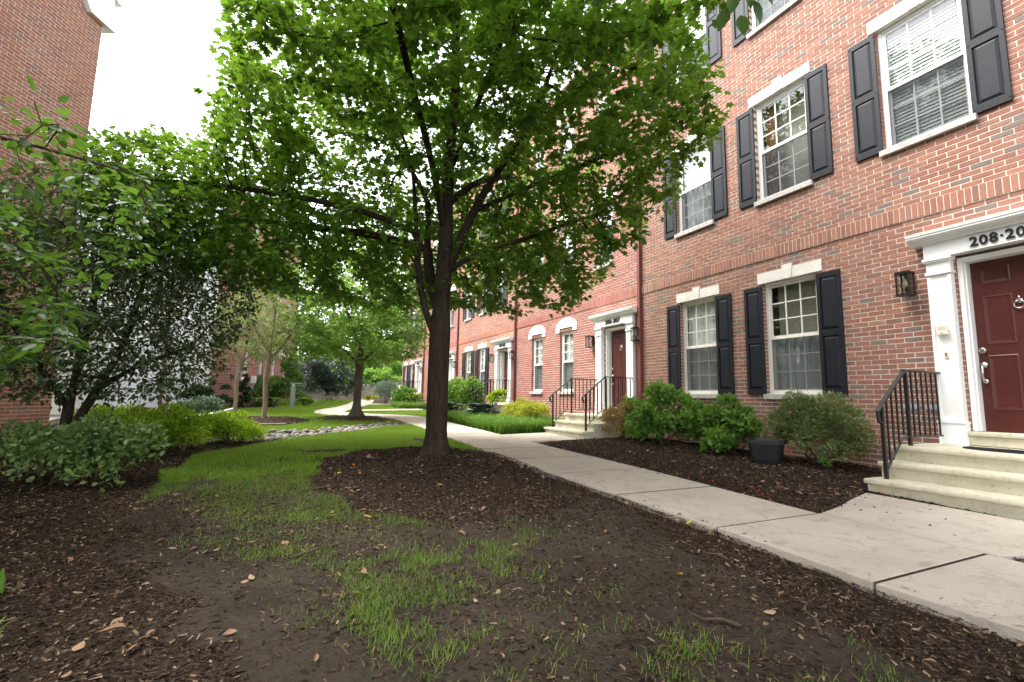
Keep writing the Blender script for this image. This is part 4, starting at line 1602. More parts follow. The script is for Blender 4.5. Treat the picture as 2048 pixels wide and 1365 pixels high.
# far street glimpse: car, brick pier
e = empty('parked_car', (8.6, 48, .55), math.radians(80))
tag(e, 'white car parked beyond the end of the row houses', 'car')
m = MB()
m.prism([(-2.1, .3), (2.1, .3), (2.15, .62), (1.9, .80), (1.0, .88), (-1.6, .92), (-2.1, .78)], -.85, .85)
m.build('body', 'car_white', e, bevel=.05)
m = MB(); m.prism([(-1.55, .90), (1.05, .87), (.45, 1.38), (-1.0, 1.42)], -.74, .74); m.build('cabin', 'car_glass', e, bevel=.04)
m = MB(); m.box(-1.0, .45, -.70, .70, 1.405, 1.45); m.build('roof', 'car_white', e, bevel=.02)
for x in (-1.3, 1.3):
    for y in (-.86, .86):
        m = MB(); m.tube([(x, y - .1, .32), (x, y + .1, .32)], .32, 16); w_ = m.build('wheel', 'tyre', e)
        m = MB(); m.tube([(x, y - .105, .32), (x, y + .105, .32)], .19, 12); m.build('rim', 'nickel', w_)
e = empty('brick_pier', (8.0, 41.0, .55))
tag(e, 'slim brick pier standing beyond the end of the row', 'pier')
m = MB()
for k in range(26):
    for s_ in (-1, 1):
        m.box(-.2 if s_ < 0 else .005, -.005 if s_ < 0 else .2, -.2, .2, k * CRS, k * CRS + .058, k % 4)
m.build('brickwork', ORNG, e)
m = MB(); m.box(-.19, .19, -.19, .19, -.1, 26 * CRS); m.build('mortar_core', 'mortar', e)
m = MB(); m.box(-.26, .26, -.26, .26, 26 * CRS + .001, 26 * CRS + .08); m.build('cap', 'limestone', e, bevel=.01)

# ------------------------------------------------------------------ trees
def colonize(seeds, att, step=0.2, infl=1.2, kill=0.35, iters=90, tropism=(0, 0, 0.0), cap=9000):
    """space colonisation. seeds: list of (pos, parent)"""
    P = np.zeros((cap, 3))
    par = np.full(cap, -1)
    n = len(seeds)
    for i, (p, q) in enumerate(seeds):
        P[i] = p
        par[i] = q
    A = np.array(att)
    best = np.full(len(A), 1e9)
    who = np.zeros(len(A), int)

    def upd(lo, hi):
        nonlocal best, who
        d = np.linalg.norm(A[:, None, :] - P[None, lo:hi, :], axis=2)
        k = d.argmin(1)
        dm = d[np.arange(len(A)), k]
        better = dm < best
        best = np.where(better, dm, best)
        who = np.where(better, k + lo, who)
    upd(0, n)
    tr = np.array(tropism)
    for it in range(iters):
        if not len(A):
            break
        act = best < infl
        if not act.any():
            infl *= 1.3
            continue
        dirs = {}
        dv = A[act] - P[who[act]]
        dv /= np.linalg.norm(dv, axis=1, keepdims=True) + 1e-9
        nodes, inv = np.unique(who[act], return_inverse=True)
        S = np.zeros((len(nodes), 3))
        np.add.at(S, inv, dv)
        S = S / (np.linalg.norm(S, axis=1, keepdims=True) + 1e-9) + tr + RNG.normal(0, .12, S.shape)
        S /= np.linalg.norm(S, axis=1, keepdims=True) + 1e-9
        m_ = len(nodes)
        if n + m_ > cap:
            break
        P[n:n + m_] = P[nodes] + S * step
        par[n:n + m_] = nodes
        upd(n, n + m_)
        n += m_
        keep = best > kill
        A, best, who = A[keep], best[keep], who[keep]
    return P[:n], par[:n]


def radii(P, par, tip=0.004, ex=2.35, base=None):
    n = len(P)
    acc = np.zeros(n)
    for i in range(n - 1, -1, -1):
        if acc[i] == 0:
            acc[i] = tip ** ex
        if par[i] >= 0:
            acc[par[i]] += acc[i]
    r = acc ** (1 / ex)
    if base:
        # keep the tips thin while the trunk reaches the wanted girth
        k = math.log(base / tip) / math.log(r.max() / tip)
        r = tip * (r / tip) ** k
    return r


def wood_mesh(name, P, par, r, material, rmin=0.0, rmax=9, flare=None):
    kids = [[] for _ in P]
    for i, p in enumerate(par):
        if p >= 0:
            kids[p].append(i)
    V, F = [], []
    starts = [(i, -1) for i in range(len(P)) if par[i] < 0]
    while starts:
        i, p0 = starts.pop()
        chain = [p0, i] if p0 >= 0 else [i]
        while kids[chain[-1]]:
            ks = sorted(kids[chain[-1]], key=lambda k: -r[k])
            for k in ks[1:]:
                starts.append((k, chain[-1]))
            chain.append(ks[0])
        rr = [r[k] for k in chain]
        if p0 >= 0:
            rr[0] = min(rr[0], rr[1] * 1.15)
        if len(chain) < 2:
            continue
        R0 = rr[1] if len(rr) > 1 else rr[0]
        if R0 < rmin or R0 >= rmax:
            continue
        ns = 14 if R0 > .06 else 7 if R0 > .015 else 4
        pts = P[chain]
        ref = np.array([1.0, 0.1, 0])
        prev = None
        for k in range(len(chain)):
            d = pts[min(k + 1, len(pts) - 1)] - pts[max(k - 1, 0)]
            d = d / (np.linalg.norm(d) + 1e-9)
            if abs(d @ ref) > .95:
                ref = np.array([0, 1.0, .2])
            a = ref - d * (ref @ d)
            a /= np.linalg.norm(a)
            ref = a
            c = np.cross(d, a)
            b0 = len(V)
            for j in range(ns):
                an = 2 * math.pi * j / ns
                q_ = rr[k]
                if flare and pts[k][2] < flare[0]:
                    tt = 1 - pts[k][2] / flare[0] if flare[0] else 0
                    hh = max(0, (flare[0] - pts[k][2]) / flare[1])
                    q_ = rr[k] * (1 + hh ** 2 * (0.55 + .40 * math.sin(an * 4 + 1.2)))
                V.append(pts[k] + (a * math.cos(an) + c * math.sin(an)) * q_)
            if prev is not None:
                for j in range(ns):
                    F.append((prev + j, prev + (j + 1) % ns, b0 + (j + 1) % ns, b0 + j))
            prev = b0
    return np_mesh(name, np.array(V), np.array(F), material, smooth=True)


def chainpts(pts, n):
    """resample polyline smoothly"""
    pts = np.array(pts, float)
    d = np.concatenate([[0], np.cumsum(np.linalg.norm(np.diff(pts, axis=0), axis=1))])
    tt = np.linspace(0, d[-1], n)
    out = np.stack([np.interp(tt, d, pts[:, k]) for k in range(3)], 1)
    for _ in range(2):
        out[1:-1] = (out[:-2] + 2 * out[1:-1] + out[2:]) / 4
    return out


def leaves_on(P, par, r, rlim, per, spread, rng=RNG, flat=0.5):
    """positions, directions, normals of leaves clustered along the thin wood"""
    sel = np.where(r < rlim)[0]
    sel = sel[par[sel] >= 0]
    vox = {}
    ok = []
    for i in sel:                                # no more than two twigs per small cell, so no clots of leaves
        key = tuple((P[i] / .11).astype(int))
        vox[key] = vox.get(key, 0) + 1
        ok.append(vox[key] <= 2)
    sel = sel[np.array(ok)]
    base = np.repeat(sel, per)
    n = len(base)
    tt = rng.random((n, 1))
    p = P[base] * tt + P[par[base]] * (1 - tt)
    d = P[base] - P[par[base]]
    d /= np.linalg.norm(d, axis=1, keepdims=True) + 1e-9
    side = rng.normal(0, 1, (n, 3))
    side[:, 2] *= flat
    dd = d * .5 + side
    dd /= np.linalg.norm(dd, axis=1, keepdims=True) + 1e-9
    p = p + dd * rng.random((n, 1)) * spread
    nrm = rng.normal(0, .38, (n, 3)) + np.array([0, 0, 1.0])
    dirs = dd + np.array([0, 0, -.25])
    return p, dirs, nrm


def envelope(n, center, prof, squash=(1, 1), layer=0.0, hole=0.30, seed=1, shift=(0, 0), keep=None):
    """random points in a crown of revolution; prof: (z, radius)"""
    zs = [p[0] for p in prof]
    rs = [p[1] for p in prof]
    out = []
    rng = np.random.default_rng(seed)
    R = max(rs)
    while len(out) < n:
        z = rng.uniform(zs[0], zs[-1])
        rr = np.interp(z, zs, rs)
        a = rng.uniform(0, 2 * math.pi)
        lob = 1 + .12 * math.sin(3 * a + z * 1.7 + seed) + .08 * math.sin(5 * a - z * 2.3)
        q_ = math.sqrt(rng.random()) * R
        if q_ > rr * lob:
            continue
        if q_ < rr * .25 and rng.random() < .5:
            continue
        x, y = center[0] + q_ * math.cos(a) * squash[0] + shift[0] * (z - zs[0]), center[1] + q_ * math.sin(a) * squash[1] + shift[1] * (z - zs[0])
        if keep and not keep(x, y, z):
            continue
        if layer:
            ph = (z - q_ * .12) / layer
            if abs(ph - round(ph)) > .33 and rng.random() < .75:
                continue
        if float(vnoise(np.array(x + z * .7), np.array(y - z * .9), .8, seed)) < hole * .6 and rng.random() < .8:
            continue
        out.append((x, y, z))
    return out


def tree(name, label, cat, loc, seeds_chains, att, wood, leafmat, tmpl, rtrunk, per, lsize, spread, rlim=.012, step=.2, infl=1.3, kill=.36, group=None, flare=None, tip=.0035, flat=.5, sizevar=.3, cap=9000, tmpl_far=None, dfar=5.0):
    seeds = []
    ends = []
    rmin_ = []
    for ent in seeds_chains:
        pts, n, attach = ent[:3]
        c = chainpts(pts, n)
        b0 = len(seeds)
        ra = ent[3] if len(ent) > 3 else (0, 0)
        rmin_ += list(np.linspace(ra[0], ra[1], n))
        for i, p in enumerate(c):
            if i == 0 and attach is not None:
                # attach to the nearest node of the parent chain
                lo, hi = ends[attach]
                k = min(range(lo, hi), key=lambda q_: np.linalg.norm(np.array(seeds[q_][0]) - p))
                seeds.append((tuple(p), k))
            else:
                seeds.append((tuple(p), len(seeds) - 1 if i else -1))
        ends.append((b0, len(seeds)))
    P, par = colonize(seeds, att, step, infl, kill, cap=cap)
    r = radii(P, par, tip, base=rtrunk)
    r[:len(rmin_)] = np.maximum(r[:len(rmin_)], rmin_)
    e = empty(name, loc)
    tag(e, label, cat, group)
    off = np.array(loc)
    Q = P - off
    wm = wood_mesh('trunk', Q, par, r, wood, rmin=.03, flare=flare)
    link('trunk', wm, e)
    bm_ = wood_mesh('branches', Q, par, r, wood, rmax=.03)
    link('branches', bm_, e)
    p, d, nr = leaves_on(Q, par, r, rlim, per, spread, flat=flat)
    sz = lsize * (1 + sizevar * RNG.uniform(-1, 1, len(p)))
    print('TREE', name, 'nodes', len(P), 'thin', int((r < rlim).sum()), 'leaves', len(p), 'rmax', r.max())
    if tmpl_far is None:
        link('crown', leaf_mesh('crown', p, d, nr, sz, tmpl, leafmat), e)
    else:
        near = np.linalg.norm(p + off - np.array([0, 0, CAM_Z]), axis=1) < dfar
        link('crown', leaf_mesh('crown', p[near], d[near], nr[near], sz[near], tmpl, leafmat), e)
        link('crown', leaf_mesh('crown', p[~near], d[~near], nr[~near], sz[~near], tmpl_far, leafmat), e)
    return e, P, par, r


# --- the big maple
bx_, by_ = TREE1
bz_ = float(gz(bx_, by_)) - .06
R_ = np.array([rt.x, rt.y])
F_ = np.array([math.sin(YAW), math.cos(YAW)])


def at1(u, f, z):
    return (bx_ + R_[0] * u + F_[0] * f, by_ + R_[1] * u + F_[1] * f, z)


chains = [
    ([at1(0, 0, bz_), at1(0, 0, bz_ + .25), at1(-.005, 0, 1.2), at1(.0, 0, 2.2), at1(.03, 0, 3.1), at1(.03, 0, 4.2), at1(.09, .05, 5.6), at1(.05, 0, 7.6)], 40, None, (.146, .03)),
    ([at1(.04, 0, 2.70), at1(.20, .05, 3.15), at1(.38, .05, 3.65), at1(.75, .1, 4.35), at1(1.25, .1, 5.1), at1(1.6, .1, 6.2)], 18, 0, (.075, .025)),
    ([at1(-.10, -.02, 1.90), at1(-.24, -.05, 2.25), at1(-.34, -.1, 2.8), at1(-.38, -.15, 3.5), at1(-.45, -.2, 4.3), at1(-.8, -.3, 5.2)], 18, 0, (.050, .015)),
    ([at1(-.02, .05, 2.15), at1(-.17, .15, 2.55), at1(-.29, .25, 3.2), at1(-.30, .4, 4.0), at1(-.9, .7, 5.0)], 16, 0, (.075, .015)),
    ([at1(.08, -.02, 2.75), at1(.35, -.05, 2.98), at1(1.0, -.2, 3.15), at1(2.0, -.3, 3.5)], 14, 0, (.036, .012)),
    ([at1(0, -.04, 3.4), at1(-.1, -.5, 4.1), at1(-.3, -1.3, 4.9), at1(-.4, -2.2, 5.5)], 12, 0, (.04, .012)),
    ([at1(-.38, -.15, 3.3), at1(-1.0, -.2, 3.55), at1(-2.1, -.3, 3.75), at1(-3.4, -.3, 3.9)], 14, 2, (.026, .005)),
    ([at1(-.30, .3, 3.2), at1(-1.2, .5, 3.5), at1(-2.4, .8, 3.7), at1(-3.8, .9, 3.9)], 14, 3, (.026, .005)),
    ([at1(.03, .04, 3.8), at1(.4, .7, 4.5), at1(.9, 1.6, 5.0)], 9, 0, (.04, .012)),
    ([at1(.04, -.04, 4.2), at1(.5, -.7, 4.9), at1(1.0, -1.6, 5.6)], 9, 0, (.04, .012)),
    ([at1(.40, .05, 3.7), at1(1.2, .3, 4.2), at1(2.4, .4, 4.8), at1(3.4, .4, 5.2)], 12, 1, (.035, .010)),
]
prof1 = [(2.5, 2.6), (2.9, 4.3), (3.5, 5.2), (4.3, 5.0), (5.3, 4.3), (6.4, 3.5), (7.6, 2.9), (8.8, 2.1), (9.8, .6)]


def keep1(x, y, z):
    dx, dy = x - bx_, y - by_
    u, f = dx * R_[0] + dy * R_[1], dx * F_[0] + dy * F_[1]
    if f < -.8 and z < 3.7 + .55 * (-f - .8):    # underside open towards the camera
        return False
    if u > 2.3 and z < 2.9 + 1.0 * (u - 2.3):
        return False
    if u < -3.55 - .67 * f:                      # the left side is low and flat
        return z < 4.85 + .6 * f and -u < 5.4
    return u < 4.1 - .42 * max(0, -f) - .25 * max(0, z - 5)


att1 = envelope(5000, (bx_, by_), prof1, layer=.62, seed=3, hole=.45, keep=keep1)
rs_ = np.random.default_rng(9)
for _ in range(1500):
    u, f, z = rs_.uniform(-5.4, -1.8), rs_.uniform(-1.2, 2.4), rs_.uniform(2.75, 4.8)
    if keep1(*at1(u, f, z)) and (u / 5.5) ** 2 + ((f - .5) / 2.4) ** 2 < 1 and abs((z + u * .06) / .55 - round((z + u * .06) / .55)) < .36:
        att1.append(at1(u, f, z))
tree('maple_tree', 'big dark-trunked maple with a wide green crown in the middle mulch circle', 'tree', (bx_, by_, bz_), chains, att1, 'maple_bark', 'maple_leaf', MAPLE, .146, 14, .090, .20,
     rlim=.013, step=.15, infl=1.0, kill=.21, cap=14000, tmpl_far=MAPLE_LO, dfar=5.5, flare=(.42, .42), flat=.35)

# --- the smaller maple on the mound
cx, cy = TREE2
cz = float(gz(cx, cy)) - .05
ch2 = [([(cx, cy, cz), (cx, cy, 1.2), (cx + .02, cy, 2.2), (cx + .05, cy, 3.4), (cx, cy, 5.6)], 26, None),
       ([(cx, cy, 1.95), (cx + .45, cy, 2.45), (cx + .9, cy - .2, 2.9)], 7, 0),
       ([(cx, cy, 2.0), (cx - .6, cy + .1, 2.5), (cx - 1.2, cy + .2, 2.9)], 7, 0),
       ([(cx, cy, 2.5), (cx - .25, cy - .4, 3.0), (cx - .6, cy - .9, 3.6)], 7, 0),
       ([(cx, cy, 2.7), (cx + .3, cy + .4, 3.3), (cx + .6, cy + .9, 4.0)], 7, 0)]
att2 = envelope(2600, (cx - .1, cy), [(2.0, 1.6), (2.5, 2.45), (3.2, 2.5), (4.4, 2.1), (5.6, 1.4), (6.6, .4)], layer=.55, seed=8)
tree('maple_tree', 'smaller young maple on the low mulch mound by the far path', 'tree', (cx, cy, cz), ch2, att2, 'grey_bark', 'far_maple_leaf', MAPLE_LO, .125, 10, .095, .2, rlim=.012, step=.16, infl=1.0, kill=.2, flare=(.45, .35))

# --- two thin pale-barked trees
for k, ((x, y), lab, hgt, lean) in enumerate((((-.5, 15.4), 'thin pale-barked tree in the mulch ring with timber edging', 4.4, .08), ((-1.6, 19.9), 'thin leaning pale-barked tree further back, left of the first', 4.6, .28))):
    z = float(gz(x, y)) - .04
    ch = [([(x, y, z), (x + .04, y, z + .5), (x - .03, y, z + 1.0), (x + lean * .5, y, z + 2.0), (x + lean, y, z + 3.2)], 18, None),
          ([(x + lean * .3, y, z + 1.7), (x + .5, y - .1, z + 2.4), (x + .8, y, z + 3.1)], 7, 0),
          ([(x + lean * .4, y, z + 1.9), (x - .4, y + .1, z + 2.6), (x - .7, y, z + 3.3)], 7, 0)]
    at = envelope(900, (x + lean, y), [(1.9, .6), (2.5, 1.3), (3.4, 1.6), (4.2, 1.2), (hgt + .5, .4)], seed=12 + k, hole=.5)
    tree('crape_myrtle', lab, 'tree', (x, y, z), ch, at, 'pale_bark', 'crape_leaf', SMALL, .07, 14, .075, .2, rlim=.010, step=.15, infl=.9, kill=.2, tip=.003, group='thin pale-barked trees')

# --- dark multi-stemmed holly at the left
hx_, hy_ = -2.75, 8.7
hz_ = float(gz(hx_, hy_)) - .05
ch = [([(hx_, hy_, hz_), (hx_ + .02, hy_, hz_ + .6), (hx_ + .1, hy_, hz_ + 1.5), (hx_ + .2, hy_, 2.9), (hx_ + .2, hy_ + .1, 4.6)], 22, None),
      ([(hx_ + .05, hy_, hz_ + .25), (hx_ + .28, hy_ - .05, hz_ + .8), (hx_ + .55, hy_, hz_ + 1.5), (hx_ + .72, hy_, 2.7), (hx_ + .75, hy_, 3.8)], 16, 0),
      ([(hx_ + .3, hy_, hz_ + .9), (hx_ + .75, hy_ - .2, hz_ + 1.25), (hx_ + 1.35, hy_ - .3, hz_ + 1.55)], 9, 1),
      ([(hx_, hy_, hz_ + .7), (hx_ - .35, hy_ - .1, hz_ + 1.3), (hx_ - .75, hy_ - .1, hz_ + 2.0)], 9, 0)]
atH = envelope(4200, (hx_ + .25, hy_), [(.85, 1.1), (1.3, 1.75), (2.2, 2.0), (3.0, 1.8), (3.6, 1.3), (4.3, .7), (4.8, .25)], squash=(1.0, .8), seed=21, hole=.45)
tree('holly_tree', 'dark glossy holly tree with several trunks at the left, before the brick wall', 'tree', (hx_, hy_, hz_), ch, atH, 'maple_bark', 'holly_leaf', SMALL, .085, 9, .082, .20, rlim=.010, step=.12, infl=.8, kill=.14, tip=.003, flat=.9, sizevar=.35)

# --- broad-leaved tree outside the left edge whose sprays reach into view
ox_, oy_ = -3.9, 3.9
oz_ = float(gz(ox_, oy_))
ch = [([(ox_, oy_, oz_), (ox_, oy_, 1.3), (ox_ + .1, oy_ + .1, 2.6), (ox_ + .2, oy_ + .2, 3.3)], 20, None),
      ([(ox_, oy_, 1.1), (ox_ + .7, oy_ + .3, 1.5), (ox_ + 1.6, oy_ + .6, 1.6)], 10, 0),
      ([(ox_, oy_, 2.0), (ox_ + .8, oy_ + .4, 2.7), (ox_ + 1.9, oy_ + .8, 2.9), (ox_ + 2.6, oy_ + 1.0, 2.85)], 12, 0),
      ([(ox_, oy_, 1.6), (ox_ + .6, oy_ + .6, 2.0), (ox_ + 1.5, oy_ + 1.1, 2.25)], 10, 0),
      ([(ox_ + .1, oy_ + .1, 2.6), (ox_ - .6, oy_ - .5, 3.2), (ox_ - 1.2, oy_ - 1.0, 3.8)], 9, 0)]
atO = [p for p in envelope(1500, (ox_ + .4, oy_ + .3), [(.75, 1.6), (1.3, 2.4), (2.2, 2.6), (2.9, 2.4), (3.3, 1.4), (3.6, .6)], layer=.45, seed=33, hole=.4)]
tree('dogwood_tree', 'light green broad-leaved tree reaching in from the left edge', 'tree', (ox_, oy_, oz_), ch, atO, 'twig_bark', 'ovate_leaf', OVATE, .09, 9, .082, .16, rlim=.009, step=.15, infl=1.0, kill=.24, tip=.003, flat=.4)

# --- tree behind the camera: its shade falls on the foreground, one twig hangs into the top of the view
kx, ky = -1.6, -1.9
kz = float(gz(kx, ky))
ch = [([(kx, ky, kz), (kx, ky, 2.0), (kx + .1, ky, 3.6), (kx + .1, ky, 6.0)], 22, None),
      ([(kx, ky, 2.8), (kx + .9, ky + .8, 3.9), (kx + 1.9, ky + 1.9, 5.0)], 12, 0),
      ([(kx, ky, 2.8), (kx - .9, ky + .7, 3.8), (kx - 1.7, ky + 1.6, 4.4)], 12, 0)]
atK = envelope(3000, (kx + 1.1, ky + 1.6), [(4.2, 2.8), (4.8, 3.7), (5.8, 3.7), (7.0, 2.8), (8.0, .8)], seed=41, layer=.5)
tree('shade_tree', 'leafy tree above the foreground, its twig hanging in at the top', 'tree', (kx, ky, kz), ch, atK, 'twig_bark', 'ovate_leaf', OVATE, .15, 16, .13, .22, rlim=.012, step=.19, infl=1.2, kill=.25, tip=.0035, cap=8000)

# twig of the shade tree that hangs into the top of the view, with a handful of leaves
tw = bpy.data.objects['shade_tree']
m = MB()
tip_ = Vector(CAMLOC) + fw * 2.5 + r2 * 1.20 + u2 * 1.80
pts_ = [tip_ + Vector((-.9, -1.6, 1.6)), tip_ + Vector((-.35, -.7, .85)), tip_ + Vector((.02, -.1, .32)), tip_ + Vector((.03, .0, .12)), tip_]
base_ = Vector((kx, ky, kz))
m.tube([tuple(p - base_) for p in pts_], [.016, .011, .006, .004, .003], 6)
m.build('hanging_twig', 'twig_bark', tw, smooth=True)
lp, ld_, ln_ = [], [], []
for dx_, dz_, a_ in ((-.05, -.02, .35), (.02, -.06, -.1), (.09, .02, -.45), (-.02, .05, .2), (.05, .10, -.3), (.12, .09, -.7), (-.06, .14, .5), (.0, .2, -.5)):
    lp.append(tip_ - base_ + r2 * dx_ + u2 * dz_)
    ld_.append(-u2 - r2 * a_ + fw * random.uniform(-.3, .3))
    ln_.append(-fw + r2 * random.uniform(-.6, .6) + u2 * .4)
link('twig_leaves', leaf_mesh('twig_leaves', np.array([tuple(v) for v in lp]), np.array([tuple(v) for v in ld_]), np.array([tuple(v) for v in ln_]), .125, OVATE, 'ovate_leaf'), tw)

# ------------------------------------------------------------------ shrubs and perennials
def lump_leaves(lumps, n, zmin, rng, outward=1.0, upw=.5, fill=.35):
    L = np.array(lumps)
    w = (L[:, 3] ** 2)
    k = rng.choice(len(L), n, p=w / w.sum())
    v = rng.normal(0, 1, (n, 3))
    v /= np.linalg.norm(v, axis=1, keepdims=True)
    v[:, 2] = np.where(v[:, 2] < -.3, -v[:, 2], v[:, 2])
    rr = 1 - fill * rng.random(n) ** 1.5 + .10 * rng.normal(0, 1, n)
    p = L[k, :3] + v * (L[k, 3:4] * rr[:, None]) * np.array([1, 1, L[0, 4] if L.shape[1] > 4 else 1.0])
    ok = p[:, 2] > zmin
    p, v = p[ok], v[ok]
    m_ = len(p)
    d = v * outward + rng.normal(0, .6, (m_, 3)) + np.array([0, 0, .15])
    nr = v * .7 + np.array([0, 0, upw]) + rng.normal(0, .4, (m_, 3))
    return p, d, nr


def shrub(name, label, x, y, rx, ry, h, leafmat, tmpl, n, lsize, seed=0, cat='shrub', nl=16, group=None, stems=9, z0=None, lowbare=.12, extra=None, wood='twig_bark', shape='dome', part='foliage', upw=.5, zoff=0):
    rng = np.random.default_rng(seed + 100)
    z = float(gz(x, y)) + zoff if z0 is None else z0
    e = empty(name, (x, y, z))
    tag(e, label, cat, group)
    lumps = []
    for k in range(nl):
        a = rng.uniform(0, 2 * math.pi)
        if shape == 'dome':
            q_ = math.sqrt(rng.random()) * .84
            zc = h * (lowbare + (1 - lowbare) * rng.uniform(.10, .80) * (1 - .45 * q_ ** 2))
            r_ = min(rx, ry, h) * rng.uniform(.18, .40)
            zc = min(zc, h - r_ * .85)
            lumps.append((rx * q_ * math.cos(a), ry * q_ * math.sin(a), zc, r_))
        else:                                             # cone
            f = rng.random()
            q_ = (1 - f) ** .7 * .78 * math.sqrt(rng.uniform(.35, 1))
            r_ = min(rx, ry) * rng.uniform(.20, .34) * (1 - .5 * f)
            lumps.append((rx * q_ * math.cos(a), ry * q_ * math.sin(a), h * (.06 + .86 * f), r_))
    p, d, nr = lump_leaves(lumps, n, .02, rng, upw=upw)
    sz = lsize * rng.uniform(.65, 1.3, len(p))
    link(part, leaf_mesh(part, p, d, nr, sz, tmpl, leafmat, rng.random(len(p))), e)
    if shape == 'dome' and h > .3:
        ns = max(8, int(nl * 1.3))
        sp, sd_, sn_ = [], [], []
        m = MB()
        for k in range(ns):
            q_ = lumps[rng.integers(len(lumps))]
            a = rng.uniform(0, 2 * math.pi)
            dv = np.array([math.cos(a) * .6 + q_[0] / rx * .6, math.sin(a) * .6 + q_[1] / ry * .6, rng.uniform(.4, 1.2)])
            dv /= np.linalg.norm(dv)
            L_ = q_[3] * rng.uniform(1.15, 1.75)
            c0 = np.array(q_[:3])
            m.tube([tuple(c0), tuple(c0 + dv * L_ * .6), tuple(c0 + dv * L_)], [.004, .003, .0015], 4)
            for j in range(7):
                f_ = rng.uniform(.45, 1.0)
                sp.append(c0 + dv * L_ * f_)
                sd_.append(dv * .6 + rng.normal(0, .6, 3))
                sn_.append(np.array([0, 0, 1.0]) + rng.normal(0, .4, 3))
        m.build('shoots', wood, e)['kind'] = 'stuff'
        link('shoot_leaves', leaf_mesh('shoot_leaves', np.array(sp), np.array(sd_), np.array(sn_), lsize * rng.uniform(.7, 1.2, len(sp)), tmpl, leafmat), e)
    if stems:
        m = MB()
        for k in range(stems):
            q_ = lumps[k % len(lumps)]
            a = rng.uniform(0, 2 * math.pi)
            s0 = (rx * .12 * math.cos(a), ry * .12 * math.sin(a), -.03)
            mid = (q_[0] * .5 + rng.normal(0, .03), q_[1] * .5 + rng.normal(0, .03), q_[2] * .5)
            m.tube([s0, mid, (q_[0], q_[1], q_[2])], [.012, .009, .004], 5)
        m.build('stems', wood, e, smooth=True)
    if extra:
        emat, en, esz, etop = extra
        p, d, nr = lump_leaves(lumps, en * 6, h * etop, rng, fill=.05)
        out_ = p / np.array([rx, ry, h]) - np.array([0, 0, .35])      # keep the outermost tips
        k_ = np.argsort(-np.linalg.norm(out_, axis=1))[:en * 2]
        k_ = rng.permutation(k_)[:en]
        p, d, nr = p[k_] + out_[k_] * .05, d[k_], nr[k_]
        # small clusters
        p = np.repeat(p, 7, 0) + rng.normal(0, esz * .8, (len(p) * 7, 3))
        d, nr = rng.normal(0, 1, p.shape), rng.normal(0, 1, p.shape)
        link('blossom', leaf_mesh('blossom', p, d, nr, esz, SMALL, emat), e)
    return e


shrub('hydrangea_shrub', 'wide green shrub with faded pinkish flower heads under the left ground-floor window', 6.70, 7.05, .62, 1.02, 1.25, 'hydrangea_leaf', OVATE, 5200, .090, 1, nl=36, lowbare=.02, extra=('pink_flower', 90, .022, .50))
shrub('pieris_shrub', 'pale yellow-tipped shrub beside the second steps, left of the pinkish shrub', 6.42, 8.0, .46, .46, .95, 'autumn_tip', SMALL, 3600, .05, 2, nl=22, lowbare=.02, extra=('pale_flower', 25, .014, .4))
shrub('hydrangea_shrub', 'medium leafy green shrub behind the black pot', 6.78, 5.50, .46, .66, 1.08, 'hydrangea_leaf', OVATE, 2600, .09, 3, nl=24, lowbare=.02)
shrub('pieris_shrub', 'olive shrub with pale seed heads between the black pot and nearest steps', 6.80, 4.22, .52, .66, 1.16, 'pieris_leaf', NARROW, 11000, .064, 4, nl=38, stems=12, lowbare=.05, extra=('pale_flower', 110, .022, .30))
shrub('seedling_plant', 'tiny bright green seedling at the foot of the olive shrub', 6.55, 3.92, .10, .10, .16, 'hydrangea_leaf', OVATE, 90, .05, 5, cat='plant', nl=5, stems=3)
shrub('variegated_shrub', 'low spreading shrub with pale-edged leaves at the left edge', -1.95, 6.25, .98, .66, .62, 'variegated_leaf', OVATE, 4200, .058, 6, nl=30, lowbare=.05)
shrub('spirea_shrub', 'bright yellow-green spirea, left of two beside the lawn edge', -1.55, 8.75, .62, .55, .66, 'spirea_leaf', SMALL, 9000, .048, 7, nl=40, lowbare=.0)
shrub('spirea_shrub', 'bright yellow-green spirea nearest the river stones', -.80, 9.6, .52, .45, .58, 'spirea_leaf', SMALL, 7000, .048, 8, nl=34, lowbare=.0)
shrub('spirea_shrub', 'yellow-green spirea half hidden behind the holly trunks', -2.55, 10.1, .6, .5, .66, 'spirea_leaf', SMALL, 6000, .048, 9, nl=30, lowbare=.0)
shrub('sprout_plant', 'small light green sprout growing at the swale end', -.42, 9.72, .14, .14, .18, 'spirea_leaf', SMALL, 120, .045, 10, cat='plant', nl=5, stems=3)
shrub('conifer_shrub', 'cone-shaped bright evergreen left of the large dark shrub', .15, 27.0, 1.15, 1.1, 2.85, 'conifer_leaf', SMALL, 9000, .10, 11, nl=46, stems=0, shape='cone', upw=.2)
shrub('conifer_shrub', 'rounded lower evergreen joined to the left of the cone evergreen', -.75, 26.4, .9, .9, 1.7, 'conifer_leaf', SMALL, 5000, .10, 12, nl=26, stems=0, upw=.2)
shrub('conifer_shrub', 'slim dark conical evergreen between the two thin trees', -1.55, 22.3, .42, .42, 1.75, 'dark_conifer_leaf', SMALL, 4000, .08, 13, nl=26, stems=0, shape='cone', upw=.2)
shrub('conifer_shrub', 'dark spreading evergreen behind the white pipe', -2.75, 21.6, .95, .7, 1.25, 'dark_conifer_leaf', SMALL, 4500, .08, 14, nl=22, stems=0, upw=.2)
shrub('rhododendron', 'large dark rhododendron with glossy leaves before the block wall', 2.75, 33.6, 2.1, 1.3, 3.6, 'rhodo_leaf', NARROW, 12000, .20, 15, nl=56, lowbare=.03, wood='maple_bark')
